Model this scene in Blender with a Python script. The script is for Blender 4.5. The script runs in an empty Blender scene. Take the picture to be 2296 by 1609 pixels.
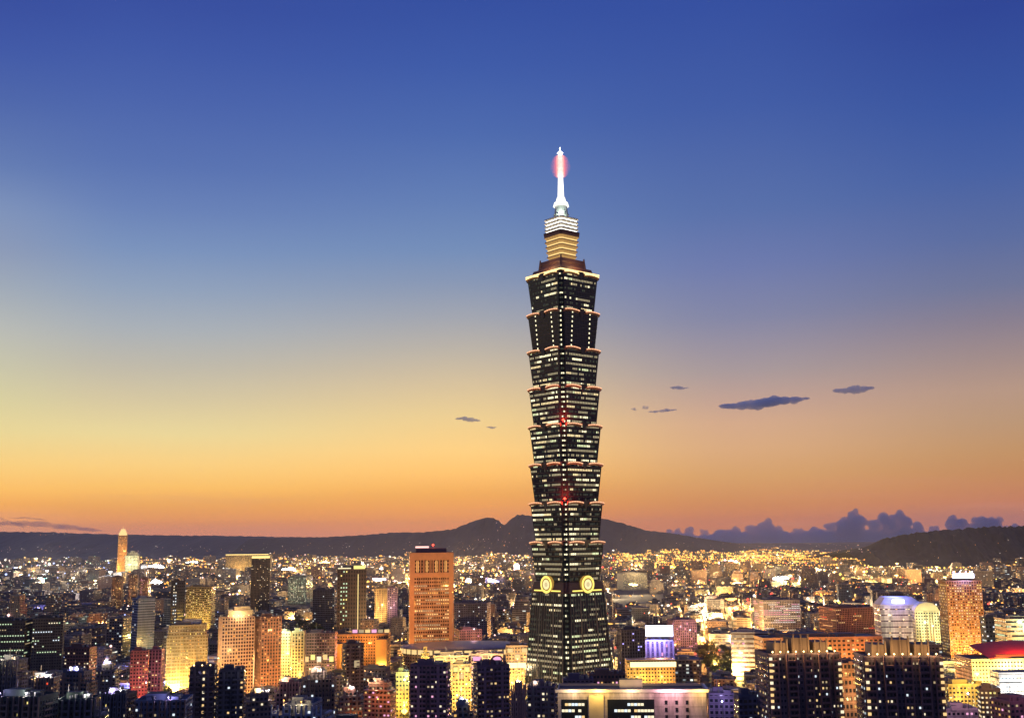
import bpy, bmesh, math, random
import numpy as np
from mathutils import Vector, Matrix
random.seed(11); rng = np.random.default_rng(5)
SC = bpy.context.scene; COL = SC.collection; R = math.radians

# ---------------------------------------------------------------- camera (pixel units below: the photograph at 2296 x 1609)
W, H, F = 2296.0, 1609.0, 2500.0
CAM = Vector((0, 0, 158.0))
PITCH, ROLL = math.atan(403.5 / F), R(0.62)
ROT = Matrix.Rotation(R(90) + PITCH, 3, 'X') @ Matrix.Rotation(-ROLL, 3, 'Z')
cd = bpy.data.cameras.new('camera'); cam = bpy.data.objects.new('camera', cd); COL.objects.link(cam)
cam.location = CAM; cam.rotation_euler = ROT.to_euler()
cd.sensor_width = 36; cd.lens = 36 * F / W; cd.clip_start = 1; cd.clip_end = 120000
SC.camera = cam
def ray(px, py): return (ROT @ Vector((px - W / 2, -(py - H / 2), -F))).normalized()
def at(px, py, Y):                      # the point of that sight line at distance Y ahead
    d = ray(px, py); return CAM + d * (Y / d.y)
INV = ROT.transposed()
def pix(p):
    q = INV @ (Vector(p) - CAM); return (W / 2 + F * q.x / -q.z, H / 2 - F * q.y / -q.z)
def lin(c):
    return tuple((x / 255 / 12.92 if x <= 10 else ((x / 255 + .055) / 1.055) ** 2.4) for x in c)

HAZE = 1.7e-5
# ---------------------------------------------------------------- world: dusk sky by direction, and the last of the sun
world = bpy.data.worlds.new('World'); SC.world = world; world.use_nodes = True
nt = world.node_tree; nt.nodes.clear()
class N:                                # small helper for node trees
    def __init__(s, tree): s.t = tree
    def new(s, typ, **kw):
        n = s.t.nodes.new(typ)
        for k, v in kw.items():
            if k.startswith('i'): 
                key = k[1:]; n.inputs[int(key) if key.isdigit() else key.replace('_', ' ')].default_value = v
            else: setattr(n, k, v)
        return n
    def link(s, a, b): s.t.links.new(a, b)
    def math(s, op, a, b=None, c=None, clamp=False):
        n = s.t.nodes.new('ShaderNodeMath'); n.operation = op; n.use_clamp = clamp
        for i, v in enumerate((a, b, c)):
            if v is None: continue
            if isinstance(v, (int, float)): n.inputs[i].default_value = v
            else: s.t.links.new(v, n.inputs[i])
        return n.outputs[0]
    def mix(s, f, a, b, blend='MIX'):
        n = s.t.nodes.new('ShaderNodeMix'); n.data_type = 'RGBA'; n.blend_type = blend
        for i, v in ((0, f), (6, a), (7, b)):
            if isinstance(v, (int, float)): n.inputs[i].default_value = v
            elif isinstance(v, tuple): n.inputs[i].default_value = (*v[:3], 1)
            else: s.t.links.new(v, n.inputs[i])
        return n.outputs[2]
    def ramp(s, fac, stops):
        n = s.t.nodes.new('ShaderNodeValToRGB'); cr = n.color_ramp
        while len(cr.elements) < len(stops): cr.elements.new(0.5)
        for e, (p, c) in zip(cr.elements, stops): e.position = p; e.color = (*c[:3], 1)
        if fac is not None: s.t.links.new(fac, n.inputs[0])
        return n.outputs[0]
    def mrange(s, v, a, b, c=0, d=1, typ='SMOOTHSTEP'):
        n = s.t.nodes.new('ShaderNodeMapRange'); n.interpolation_type = typ
        s.t.links.new(v, n.inputs[0])
        for i, q in enumerate((a, b, c, d)): n.inputs[i + 1].default_value = q
        return n.outputs[0]
n = N(nt)
tc = n.new('ShaderNodeTexCoord'); sp = n.new('ShaderNodeSeparateXYZ'); n.link(tc.outputs['Generated'], sp.inputs[0])
el = n.math('MULTIPLY', n.math('ARCSINE', sp.outputs[2]), 180 / math.pi)
az = n.math('MULTIPLY', n.math('ARCTAN2', sp.outputs[0], sp.outputs[1]), 180 / math.pi)
elt = n.math('DIVIDE', n.math('ADD', el, 6.0), 96.0, clamp=True)
def stops(px, rows, horizon):
    out = [(0.0, tuple(x * 1.5 for x in lin(horizon)))]
    for py, c in sorted(rows, key=lambda r: -r[0]):
        d = ray(px, py); e = max(d.z, 1e-4); T = math.exp(-HAZE * min(27000, 420 / e))   # the sky is this much brighter beyond the haze
        out.append(((math.degrees(math.asin(d.z)) + 6) / 96, tuple(max(0, (x - a * (1 - T))) / T for x, a in zip(lin(c), (.04, .036, .06)))))
    out += [(0.42, (.030, .075, .33)), (0.62, (.035, .085, .36)), (1.0, (.028, .065, .30))]
    return out
L_ = stops(27, [(0, (49, 74, 158)), (112, (58, 85, 166)), (224, (72, 99, 170)), (374, (96, 122, 178)), (470, (124, 145, 186)), (560, (138, 152, 182)), (650, (160, 170, 182)), (740, (185, 187, 180)), (822, (200, 197, 168)), (900, (216, 207, 156)), (970, (232, 212, 146)), (1040, (246, 204, 120)), (1095, (250, 188, 90)), (1135, (238, 162, 74)), (1170, (222, 150, 100)), (1205, (190, 130, 110))], (120, 95, 100))
M_ = stops(400, [(0, (49, 75, 159)), (112, (57, 85, 166)), (224, (68, 96, 171)), (374, (84, 112, 177)), (470, (100, 127, 183)), (560, (118, 144, 188)), (650, (142, 160, 187)), (740, (168, 175, 182)), (822, (190, 184, 168)), (900, (213, 198, 158)), (970, (232, 212, 150)), (1040, (247, 204, 122)), (1095, (246, 186, 90)), (1135, (226, 156, 76)), (1170, (212, 136, 80)), (1195, (200, 126, 95))], (110, 90, 100))
C_ = stops(1050, [(0, (46, 76, 160)), (150, (56, 88, 168)), (300, (72, 104, 174)), (448, (94, 124, 181)), (560, (112, 140, 185)), (635, (134, 150, 180)), (710, (160, 164, 175)), (785, (187, 178, 165)), (859, (214, 192, 154)), (934, (236, 205, 142)), (1009, (252, 205, 124)), (1061, (252, 190, 100)), (1106, (234, 163, 76)), (1150, (222, 143, 74)), (1190, (206, 126, 82))], (120, 90, 95))
N_ = stops(1645, [(0, (46, 76, 160)), (237, (60, 90, 166)), (474, (84, 110, 170)), (592, (105, 120, 173)), (711, (128, 132, 165)), (830, (165, 150, 153)), (900, (192, 158, 143)), (948, (208, 165, 134)), (1007, (212, 164, 120)), (1066, (206, 152, 96)), (1126, (194, 127, 76)), (1165, (182, 109, 78))], (100, 80, 90))
R_ = stops(2270, [(0, (40, 66, 150)), (224, (50, 82, 160)), (374, (65, 94, 163)), (523, (86, 106, 160)), (635, (108, 116, 152)), (710, (132, 124, 143)), (800, (160, 138, 136)), (870, (180, 148, 130)), (940, (184, 147, 116)), (1009, (190, 142, 96)), (1061, (190, 132, 84)), (1121, (188, 118, 84)), (1170, (168, 108, 98))], (100, 80, 95))
sky = n.mix(n.mrange(az, -27, -19), n.ramp(elt, L_), n.ramp(elt, M_))
sky = n.mix(n.mrange(az, -18, -1), sky, n.ramp(elt, C_))
sky = n.mix(n.mrange(az, -3, 12), sky, n.ramp(elt, N_))
sky = n.mix(n.mrange(az, 11, 25), sky, n.ramp(elt, R_))
back = n.ramp(elt, [(0, (.05, .045, .06)), (.063, (.12, .11, .17)), (.2, (.08, .09, .20)), (.5, (.045, .08, .29)), (1, (.028, .065, .30))])
sky = n.mix(n.mrange(n.math('ABSOLUTE', az), 35, 120), sky, back)
# thin streaks of cirrus low over the sunset
cmb = n.new('ShaderNodeCombineXYZ'); n.link(n.math('MULTIPLY', az, .05), cmb.inputs[0]); n.link(n.math('MULTIPLY', el, .75), cmb.inputs[1])
nz = n.new('ShaderNodeTexNoise', iScale=1.6, iDetail=5.0, iRoughness=.55); n.link(cmb.outputs[0], nz.inputs[0])
streak = n.math('MULTIPLY', n.mrange(nz.outputs[0], .5, .68), n.mrange(el, 3.6, .8))
sky = n.mix(n.math('MULTIPLY', streak, .28), sky, (.75, .30, .20))
nish = n.new('ShaderNodeTexSky', sky_type='NISHITA', sun_disc=False, sun_elevation=R(-2.0), sun_rotation=R(-42))
add = n.mix(.03, sky, nish.outputs[0], 'ADD')
hs = n.new('ShaderNodeHueSaturation', iSaturation=.985, iValue=.98); n.link(add, hs.inputs['Color'])
bg = n.new('ShaderNodeBackground', iStrength=1.0); out = n.new('ShaderNodeOutputWorld')
n.link(hs.outputs[0], bg.inputs[0]); n.link(bg.outputs[0], out.inputs[0])
sl = bpy.data.lights.new('sun', 'SUN'); sl.energy = .12; sl.angle = R(.5); sl.color = (1, .6, .3)
sun = bpy.data.objects.new('sun', sl); COL.objects.link(sun); sun.rotation_euler = (R(88.5), 0, R(42 + 180) * -1 + R(0))
sun.rotation_euler = Vector((math.sin(R(42)), -math.cos(R(42)), -.03)).to_track_quat('-Z', 'Y').to_euler()
SC.view_settings.view_transform = 'Standard'; SC.view_settings.look = 'None'; SC.view_settings.exposure = 0; SC.view_settings.gamma = 1
cy = SC.cycles
cy.max_bounces = 8; cy.diffuse_bounces = 2; cy.glossy_bounces = 2; cy.transmission_bounces = 2; cy.volume_bounces = 8
cy.sample_clamp_indirect = 2.0; cy.use_denoising = True; cy.caustics_reflective = False; cy.caustics_refractive = False
try: cy.denoising_input_passes = 'RGB_ALBEDO_NORMAL'; cy.denoising_prefilter = 'ACCURATE'
except Exception: pass

# ---------------------------------------------------------------- materials
MATS = {}
def mat_base(name):
    m = bpy.data.materials.new(name); m.use_nodes = True; m.node_tree.nodes.clear(); return m, N(m.node_tree)
def plain(name, col, rough=.8, metal=0, var=.25, scale=.2):
    if name in MATS: return MATS[name]
    m, n = mat_base(name)
    tc = n.new('ShaderNodeTexCoord'); nz = n.new('ShaderNodeTexNoise', iScale=scale, iDetail=5.0); n.link(tc.outputs['Object'], nz.inputs[0])
    c = n.mix(nz.outputs[0], tuple(x * (1 - var) for x in col), tuple(min(1, x * (1 + var)) for x in col))
    b = n.new('ShaderNodeBsdfPrincipled', iRoughness=rough, iMetallic=metal); n.link(c, b.inputs['Base Color'])
    o = n.new('ShaderNodeOutputMaterial'); n.link(b.outputs[0], o.inputs[0]); MATS[name] = m; return m
def glow(name, col, strength, sampled=False):
    if name in MATS: return MATS[name]
    m, n = mat_base(name)
    e = n.new('ShaderNodeEmission', iStrength=strength); e.inputs[0].default_value = (*col, 1)
    o = n.new('ShaderNodeOutputMaterial'); n.link(e.outputs[0], o.inputs[0])
    m.cycles.emission_sampling = 'AUTO' if sampled else 'NONE'; MATS[name] = m; return m
def facade(name, wall, glass=(.02, .025, .035), bay=3.4, fh=3.5, wu=.62, wv=.5, lit=0.0, warm=.6, seeded='object', power=1.3):
    """Wall with a grid of window openings laid out in metres along the wall; a share of them lit."""
    if name in MATS: return MATS[name]
    m, n = mat_base(name)
    uv = n.new('ShaderNodeUVMap', uv_map='metres'); s = n.new('ShaderNodeSeparateXYZ'); n.link(uv.outputs[0], s.inputs[0])
    if seeded == 'object':
        oi = n.new('ShaderNodeObjectInfo'); seed = oi.outputs['Random']; tone = oi.outputs['Random']
    else:
        at_ = n.new('ShaderNodeAttribute', attribute_name='tone'); seed = at_.outputs['Fac']; tone = at_.outputs['Fac']
    u = n.math('DIVIDE', s.outputs[0], bay); v = n.math('DIVIDE', s.outputs[1], fh)
    fu, fv = n.math('FRACT', u), n.math('FRACT', v); cu, cv = n.math('FLOOR', u), n.math('FLOOR', v)
    inu = n.math('LESS_THAN', n.math('ABSOLUTE', n.math('SUBTRACT', fu, .5)), wu / 2)
    inv = n.math('LESS_THAN', n.math('ABSOLUTE', n.math('SUBTRACT', fv, .52)), wv / 2)
    win = n.math('MULTIPLY', inu, inv)
    cb = n.new('ShaderNodeCombineXYZ'); n.link(cu, cb.inputs[0]); n.link(cv, cb.inputs[1]); n.link(n.math('MULTIPLY', seed, 517.0), cb.inputs[2])
    wn = n.new('ShaderNodeTexWhiteNoise', noise_dimensions='3D'); n.link(cb.outputs[0], wn.inputs['Vector'])
    sc = n.new('ShaderNodeSeparateColor'); n.link(wn.outputs['Color'], sc.inputs[0])
    tcn = n.new('ShaderNodeTexCoord'); mp = n.new('ShaderNodeMapping'); mp.inputs['Scale'].default_value = (1, 1, .22); n.link(tcn.outputs['Object'], mp.inputs[0]); nz = n.new('ShaderNodeTexNoise', iScale=.22, iDetail=7.0, iRoughness=.65); n.link(mp.outputs[0], nz.inputs[0])
    wc = n.mix(n.mrange(nz.outputs[0], .32, .68), tuple(x * .5 for x in wall), tuple(min(1, x * 1.25) for x in wall))
    if seeded != 'object' or lit > 0:
        f = n.math('FRACT', n.math('MULTIPLY', tone, 7.31)); g = n.math('FRACT', n.math('MULTIPLY', tone, 23.7))
        wc = n.mix(n.math('MULTIPLY', g, .6), wc, n.ramp(f, [(0, (.16, .17, .20)), (.3, (.26, .22, .20)), (.5, (.10, .11, .15)), (.7, (.32, .27, .22)), (.85, (.22, .12, .11)), (1, (.12, .14, .20))]))
    # slab line under each row of windows
    slab = n.math('LESS_THAN', fv, .09)
    wc = n.mix(n.math('MULTIPLY', slab, .35), wc, (.04, .04, .045))
    base = n.mix(win, wc, glass)
    b = n.new('ShaderNodeBsdfPrincipled'); n.link(base, b.inputs['Base Color'])
    n.link(n.math('SUBTRACT', .85, n.math('MULTIPLY', win, .7)), b.inputs['Roughness'])
    if lit > 0:
        on = n.math('LESS_THAN', sc.outputs[0], n.math('MULTIPLY', lit, n.math('ADD', .35, n.math('MULTIPLY', n.math('FRACT', n.math('MULTIPLY', tone, 91.7)), 1.4))))
        col = n.ramp(sc.outputs[1], [(0, (1, .50, .15)), (warm * .7, (1, .66, .28)), (warm, (1, .82, .5)), (min(warm + .15, .97), (.85, .95, .85)), (1, (.7, .85, 1))])
        st = n.math('MULTIPLY', n.math('MULTIPLY', on, win), n.math('MULTIPLY', power, n.math('ADD', .25, n.math('POWER', sc.outputs[2], 2.0))))
        n.link(col, b.inputs['Emission Color']); n.link(st, b.inputs['Emission Strength'])
    o = n.new('ShaderNodeOutputMaterial'); n.link(b.outputs[0], o.inputs[0])
    m.cycles.emission_sampling = 'NONE'; MATS[name] = m; return m
WIN = {'warm': glow('window_warm', (1, .66, .27), 1.1), 'pale': glow('window_pale', (1, .86, .58), 1.2), 'green': glow('window_green', (.75, 1, .62), .9),
       'cool': glow('window_cool', (.8, .92, 1), 1.2), 'amber': glow('window_amber', (1, .55, .16), .9), 'dim': glow('window_dim', (1, .75, .42), .5),
       'blue': glow('window_blue', (.35, .45, 1), 1.0), 'pink': glow('window_pink', (1, .45, .7), 1.1), 'yellow': glow('window_yellow', (1, .82, .25), 1.3),
       'red': glow('sign_red', (1, .10, .04), 1.3), 'white': glow('sign_white', (.93, .92, 1), 4.0), 'violet': glow('sign_violet', (.42, .38, 1), 2.2)}
ROOF = plain('roof_felt', (.07, .07, .08), .9); PARA = plain('parapet_render', (.25, .23, .22), .8); DARK = plain('dark_metal', (.03, .03, .035), .5)
STEEL = plain('steel', (.3, .3, .32), .4, .6); LAMPM = {'amber': glow('lamp_amber', (1, .45, .09), 6), 'warm': glow('lamp_warm', (1, .66, .26), 7), 'white': glow('lamp_white', (1, .95, .9), 22), 'red': glow('lamp_red', (1, .04, .02), 10), 'cyan': glow('lamp_cyan', (.45, 1, .95), 14), 'violet': glow('lamp_violet', (.5, .45, 1), 14), 'yellow': glow('lamp_yellow', (1, .72, .12), 6), 'pinkish': glow('lamp_pinkish', (1, .75, .85), 16)}

# ---------------------------------------------------------------- mesh helpers
class MB:
    def __init__(s): s.v = []; s.f = []; s.m = []; s.uv = []
    def face(s, pts, m=0, uv=None):
        i = len(s.v); s.v += [tuple(p) for p in pts]; s.f.append(tuple(range(i, i + len(pts)))); s.m.append(m)
        s.uv += list(uv) if uv else [(p[0], p[1]) for p in pts]
    def prism(s, lo, hi, m=0, mt=None, mb=None, u0=0):
        """lo, hi: matching rings of 3D points, counter-clockwise seen from above"""
        u = u0; k = len(lo)
        for i in range(k):
            a, b, c, d = lo[i], lo[(i + 1) % k], hi[(i + 1) % k], hi[i]
            l = (Vector(b) - Vector(a)).length
            s.face((a, b, c, d), m, ((u, a[2]), (u + l, b[2]), (u + l, c[2]), (u, d[2]))); u += l
        s.face(hi, m if mt is None else mt); s.face(lo[::-1], m if mb is None else mb)
    def box(s, c, size, m=0, mt=None, rz=0):
        x, y, z = size[0] / 2, size[1] / 2, size[2] / 2; ca, sa = math.cos(rz), math.sin(rz)
        q = [(c[0] + px * ca - py * sa, c[1] + px * sa + py * ca) for px, py in ((-x, -y), (x, -y), (x, y), (-x, y))]
        s.prism([(a, b, c[2] - z) for a, b in q], [(a, b, c[2] + z) for a, b in q], m, mt)
    def cyl(s, c, r0, r1, z0, z1, m=0, k=12, mt=None):
        lo = [(c[0] + r0 * math.cos(2 * math.pi * i / k), c[1] + r0 * math.sin(2 * math.pi * i / k), z0) for i in range(k)]
        hi = [(c[0] + r1 * math.cos(2 * math.pi * i / k), c[1] + r1 * math.sin(2 * math.pi * i / k), z1) for i in range(k)]
        s.prism(lo, hi, m, mt)
    def bar(s, a, b, r, m=0):
        a, b = Vector(a), Vector(b); d = (b - a).normalized(); e = d.orthogonal().normalized() * r; g = d.cross(e)
        lo = [a + e, a + g, a - e, a - g]; hi = [b + e, b + g, b - e, b - g]
        for i in range(4): s.face((lo[i], lo[(i + 1) % 4], hi[(i + 1) % 4], hi[i]), m)
        s.face(hi, m); s.face(lo[::-1], m)
    def ball(s, c, r, m=0):
        c = Vector(c); P = [c + Vector(q) * r for q in ((1, 0, 0), (0, 1, 0), (-1, 0, 0), (0, -1, 0), (0, 0, 1), (0, 0, -1))]
        for i in range(4): s.face((P[i], P[(i + 1) % 4], P[4]), m); s.face((P[(i + 1) % 4], P[i], P[5]), m)
    def build(s, name, mats, parent=None, loc=None, rz=0):
        me = bpy.data.meshes.new(name); me.from_pydata(s.v, [], s.f)
        mats = mats if isinstance(mats, (list, tuple)) else [mats]
        for q in mats: me.materials.append(q)
        me.polygons.foreach_set('material_index', s.m)
        l = me.uv_layers.new(name='metres'); l.data.foreach_set('uv', [x for p in s.uv for x in p]); me.update()
        o = bpy.data.objects.new(name, me); COL.objects.link(o)
        if parent is not None: o.parent = parent
        if loc is not None: o.location = loc
        o.rotation_euler.z = rz; return o
def tag(o, label=None, cat=None, group=None, kind=None):
    for k, v in (('label', label), ('category', cat), ('group', group), ('kind', kind)):
        if v: o[k] = v
    return o
def empty(name, loc, rz=0, label=None, cat=None, group=None):
    o = bpy.data.objects.new(name, None); COL.objects.link(o); o.location = loc; o.rotation_euler.z = rz; o.empty_display_size = 5
    return tag(o, label, cat, group)
def copy_tree(o, parent=None):
    c = o.copy(); COL.objects.link(c); c.parent = parent
    for ch in o.children: copy_tree(ch, c)
    return c
def light(parent, loc, power, col, radius=1.5):
    l = bpy.data.lights.new('point_light', 'POINT'); l.energy = power; l.color = col; l.shadow_soft_size = radius
    o = bpy.data.objects.new('point_light', l); COL.objects.link(o); o.location = loc
    if parent is not None: o.parent = parent
    return o
# ---------------------------------------------------------------- ground, hills, haze
g = MB(); GX, GY = 30000, 27000
for i in range(12):
    for j in range(12):
        x0, x1 = -GX + 2 * GX * i / 12, -GX + 2 * GX * (i + 1) / 12; y0, y1 = -300 + GY * j / 12, -300 + GY * (j + 1) / 12
        g.face(((x0, y0, 0), (x1, y0, 0), (x1, y1, 0), (x0, y1, 0)))
tag(g.build('ground', plain('ground_dark', (.05, .05, .055), .9, scale=.01)), kind='structure')
def hill(name, pts, D, front, back, col, rough=.03, step=6, seed=0):
    """Ridge through the given skyline, as a solid range with a front and a back slope."""
    rs = np.random.default_rng(seed); xs = np.arange(pts[0][0], pts[-1][0] + 1, step); ys = np.interp(xs, [p[0] for p in pts], [p[1] for p in pts])
    ph = rs.uniform(0, 6.28, 12); T = np.concatenate([np.linspace(-1, 0, 13), np.linspace(0, 1, 6)[1:]])
    V = []; 
    for k, (px, py) in enumerate(zip(xs, ys)):
        p = at(px, py, D); hz = max(p.z, 1)
        wob = sum(math.sin(px * .021 * (q + 1) + ph[q]) / (q + 1) for q in range(6))
        for t in T:
            y = D + (t * front if t < 0 else t * back) + (1 - abs(t)) * 0
            prof = max(0, 1 - abs(t)) ** (1.25 + .25 * math.sin(px * .015 + ph[7]))
            spur = 1 + (.22 * wob * math.sin(math.pi * abs(t)))
            zz = hz * prof * spur + hz * rough * rs.normal() * (1 if abs(t) < .97 else 0)
            V.append((p.x * (1 + (0 if t > 0 else t * front / D * .5)), y, max(zz, -1) if abs(t) < .99 else -2))
    m = len(T); faces = [(a * m + b, (a + 1) * m + b, (a + 1) * m + b + 1, a * m + b + 1) for a in range(len(xs) - 1) for b in range(m - 1)]
    me = bpy.data.meshes.new(name); me.from_pydata(V, [], faces); me.materials.append(plain(name + '_woods', col, .95, var=.5, scale=.02))
    o = bpy.data.objects.new(name, me); COL.objects.link(o); return tag(o, kind='structure'), (xs, ys)
hill('far_ridge', [(-500, 1190), (-100, 1191), (0, 1192), (90, 1192), (190, 1196), (300, 1198), (420, 1200), (520, 1201), (700, 1204), (900, 1205), (1300, 1208), (1600, 1216), (1800, 1219), (2100, 1216), (2500, 1210), (2900, 1205)], 17000, 3500, 3000, (.03, .034, .034), .014, seed=1)
hill('double_peak_hill', [(560, 1207), (700, 1204), (800, 1200), (880, 1193), (960, 1192), (1010, 1187), (1040, 1176), (1075, 1163), (1096, 1158), (1114, 1163), (1130, 1177), (1146, 1163), (1163, 1152), (1190, 1156), (1230, 1152), (1280, 1150), (1330, 1156), (1360, 1164), (1400, 1174), (1450, 1189), (1500, 1194), (1560, 1204), (1620, 1213), (1680, 1222)], 11500, 2300, 2500, (.022, .022, .022), .012, seed=2)
hill('dark_hill', [(1900, 1236), (1940, 1226), (1985, 1207), (2050, 1195), (2110, 1188), (2180, 1183), (2240, 1180), (2300, 1178), (2420, 1172), (2600, 1180), (2760, 1210)], 5600, 900, 1400, (.007, .008, .007), .02, seed=3)
hm, hn = mat_base('haze_air'); pv = hn.new('ShaderNodeVolumePrincipled'); pv.inputs['Color'].default_value = (.72, .78, 1.0, 1); pv.inputs['Density'].default_value = HAZE
pv.inputs['Anisotropy'].default_value = .2
ho = hn.new('ShaderNodeOutputMaterial'); hn.link(pv.outputs[0], ho.inputs['Volume'])
hb = MB(); hb.box((0, 13300, 285), (61000, 27400, 580)); tag(hb.build('haze', hm), kind='stuff')

# ---------------------------------------------------------------- clouds: lumpy bodies of droplets, far outside the haze
def cloud_mat(name, dens, col):
    m, n = mat_base(name); v = n.new('ShaderNodeVolumePrincipled'); v.inputs['Color'].default_value = (*col, 1); v.inputs['Density'].default_value = dens
    o = n.new('ShaderNodeOutputMaterial'); n.link(v.outputs[0], o.inputs['Volume']); m.cycles.homogeneous_volume = True; return m
def cloud(puffs, Y, voxel, mat, label=None, name='cloud', group=None, kind=None, cat='cloud'):
    """puffs: (px, py, rx, ry) in pixels at distance Y; depth as large as the width"""
    bm = bmesh.new(); k = Y / F
    for px, py, rx, ry in puffs:
        p = at(px, py, Y); mt = Matrix.Translation((p.x, p.y + random.uniform(-.6, .6) * rx * k, p.z)) @ Matrix.Diagonal((rx * k, max(rx, ry) * k * .8, ry * k, 1))
        bmesh.ops.create_icosphere(bm, subdivisions=2, radius=1, matrix=mt)
    me = bpy.data.meshes.new(name); bm.to_mesh(me); bm.free(); me.materials.append(mat)
    o = bpy.data.objects.new(name, me); COL.objects.link(o)
    r = o.modifiers.new('remesh', 'REMESH'); r.mode = 'VOXEL'; r.voxel_size = voxel
    tx = bpy.data.textures.new(name + '_lumps', 'CLOUDS'); tx.noise_scale = voxel * 4; tx.noise_depth = 3
    d = o.modifiers.new('lumps', 'DISPLACE'); d.texture = tx; d.strength = voxel * 2.2; d.mid_level = .6; d.texture_coords = 'LOCAL'
    if label: tag(o, label, cat, group)
    if kind: tag(o, kind=kind)
    return o
CM = cloud_mat('cloud_streak', .009, (.74, .90, 1.0)); CB = cloud_mat('cloud_cumulus', .009, (.36, .70, .92)); CW = cloud_mat('cloud_thin', .003, (1, .8, .66))
def streak(pts, n, rx, ry):
    o = []
    for i in range(n):
        t = i / max(1, n - 1); x = np.interp(t, np.linspace(0, 1, len(pts)), [p[0] for p in pts]); y = np.interp(t, np.linspace(0, 1, len(pts)), [p[1] for p in pts])
        s = math.sin(math.pi * (.12 + .80 * t)) ** .7
        o.append((x + random.uniform(-3, 3), y + random.uniform(-1.5, 1.5) * s, rx * (.7 + .5 * random.random()), ry * s * (.75 + .5 * random.random())))
    return o
G = 'small dark clouds in the sunset sky'
cloud(streak([(1626, 911), (1690, 906), (1740, 899), (1802, 894)], 24, 15, 12.5), 31500, 22, CM, 'longest flat slate-blue cloud right of the tiered tower', group=G)
cloud(streak([(1876, 875), (1915, 874), (1948, 870)], 13, 10, 9.5), 31500, 16, CM, 'slate-blue cloud sliver farthest right, higher than the longest cloud', group=G)
cloud(streak([(1508, 868), (1536, 870)], 8, 7, 5), 31500, 14, CM, 'tiny dark cloud wisp above the curled wisp near the tower', group=G)
cloud(streak([(1418, 916), (1425, 919)], 4, 4, 4) + streak([(1444, 911), (1452, 916)], 4, 5, 5) + streak([(1462, 922), (1512, 918)], 9, 7, 4), 31500, 14, CM, 'broken curled dark wisp close right of the tiered tower', group=G)
cloud(streak([(1030, 938), (1070, 942)], 9, 8, 5.5), 31500, 14, CM, 'small dark cloud wisp left of the tiered tower', group=G)
cloud(streak([(1096, 957), (1110, 958)], 4, 6, 3.6), 31500, 14, CM, 'tiniest cloud speck, lowest beside the tower on its left', group=G)
pf = []
for cx, cy_, s in [(1500, 1186, 9), (1520, 1183, 8), (1548, 1181, 11), (1580, 1188, 9), (1620, 1192, 10), (1650, 1186, 12), (1690, 1182, 14), (1722, 1164, 11), (1714, 1178, 18), (1750, 1184, 12), (1790, 1188, 12), (1830, 1184, 15), (1862, 1176, 13), (1888, 1172, 18), (1912, 1148, 14), (1924, 1160, 18), (1906, 1166, 20), (1960, 1172, 16), (1985, 1160, 16), (2010, 1156, 16), (2028, 1166, 18), (2060, 1180, 15), (2095, 1184, 13), (2135, 1160, 13), (2146, 1170, 17), (2165, 1180, 14), (2198, 1164, 17), (2222, 1166, 18), (2240, 1160, 10), (2270, 1182, 15), (2300, 1184, 14), (2340, 1178, 16)]:
    cy_ += 5
    for yy in np.arange(cy_, 1212, s * .8): pf.append((cx + random.uniform(-.3, .3) * s, yy, s * random.uniform(.7, 1.0), s * .8))
    for _ in range(4): pf.append((cx + random.uniform(-.8, .8) * s, cy_ + random.uniform(-.5, .9) * s, s * random.uniform(.5, .85), s * random.uniform(.45, .8)))
for x in np.arange(1440, 2420, 16): pf.append((x, 1212 - max(0, (x - 1600) * .0), 22, 13 + 7 * math.sin(x * .03) ** 2 + (8 if x > 1600 else 0)))
cloud(pf, 33000, 36, CB, name='cloud_bank', kind='stuff')
pf = streak([(-90, 1185), (0, 1174), (70, 1172), (150, 1181), (215, 1189)], 26, 24, 7)
cloud(pf, 31500, 40, cloud_mat('cloud_evening', .0016, (.78, .62, .68)), 'low purple cloud bank at the left edge over the ridge', group=G)
pf = streak([(28, 1160), (60, 1160), (112, 1165)], 12, 10, 2.0) + streak([(0, 1160), (30, 1172), (55, 1182)], 12, 9, 2.4)
cloud(pf, 31000, 16, CW, 'thin peach-edged cloud streaks at the far left above the ridge', group=G)

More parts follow.
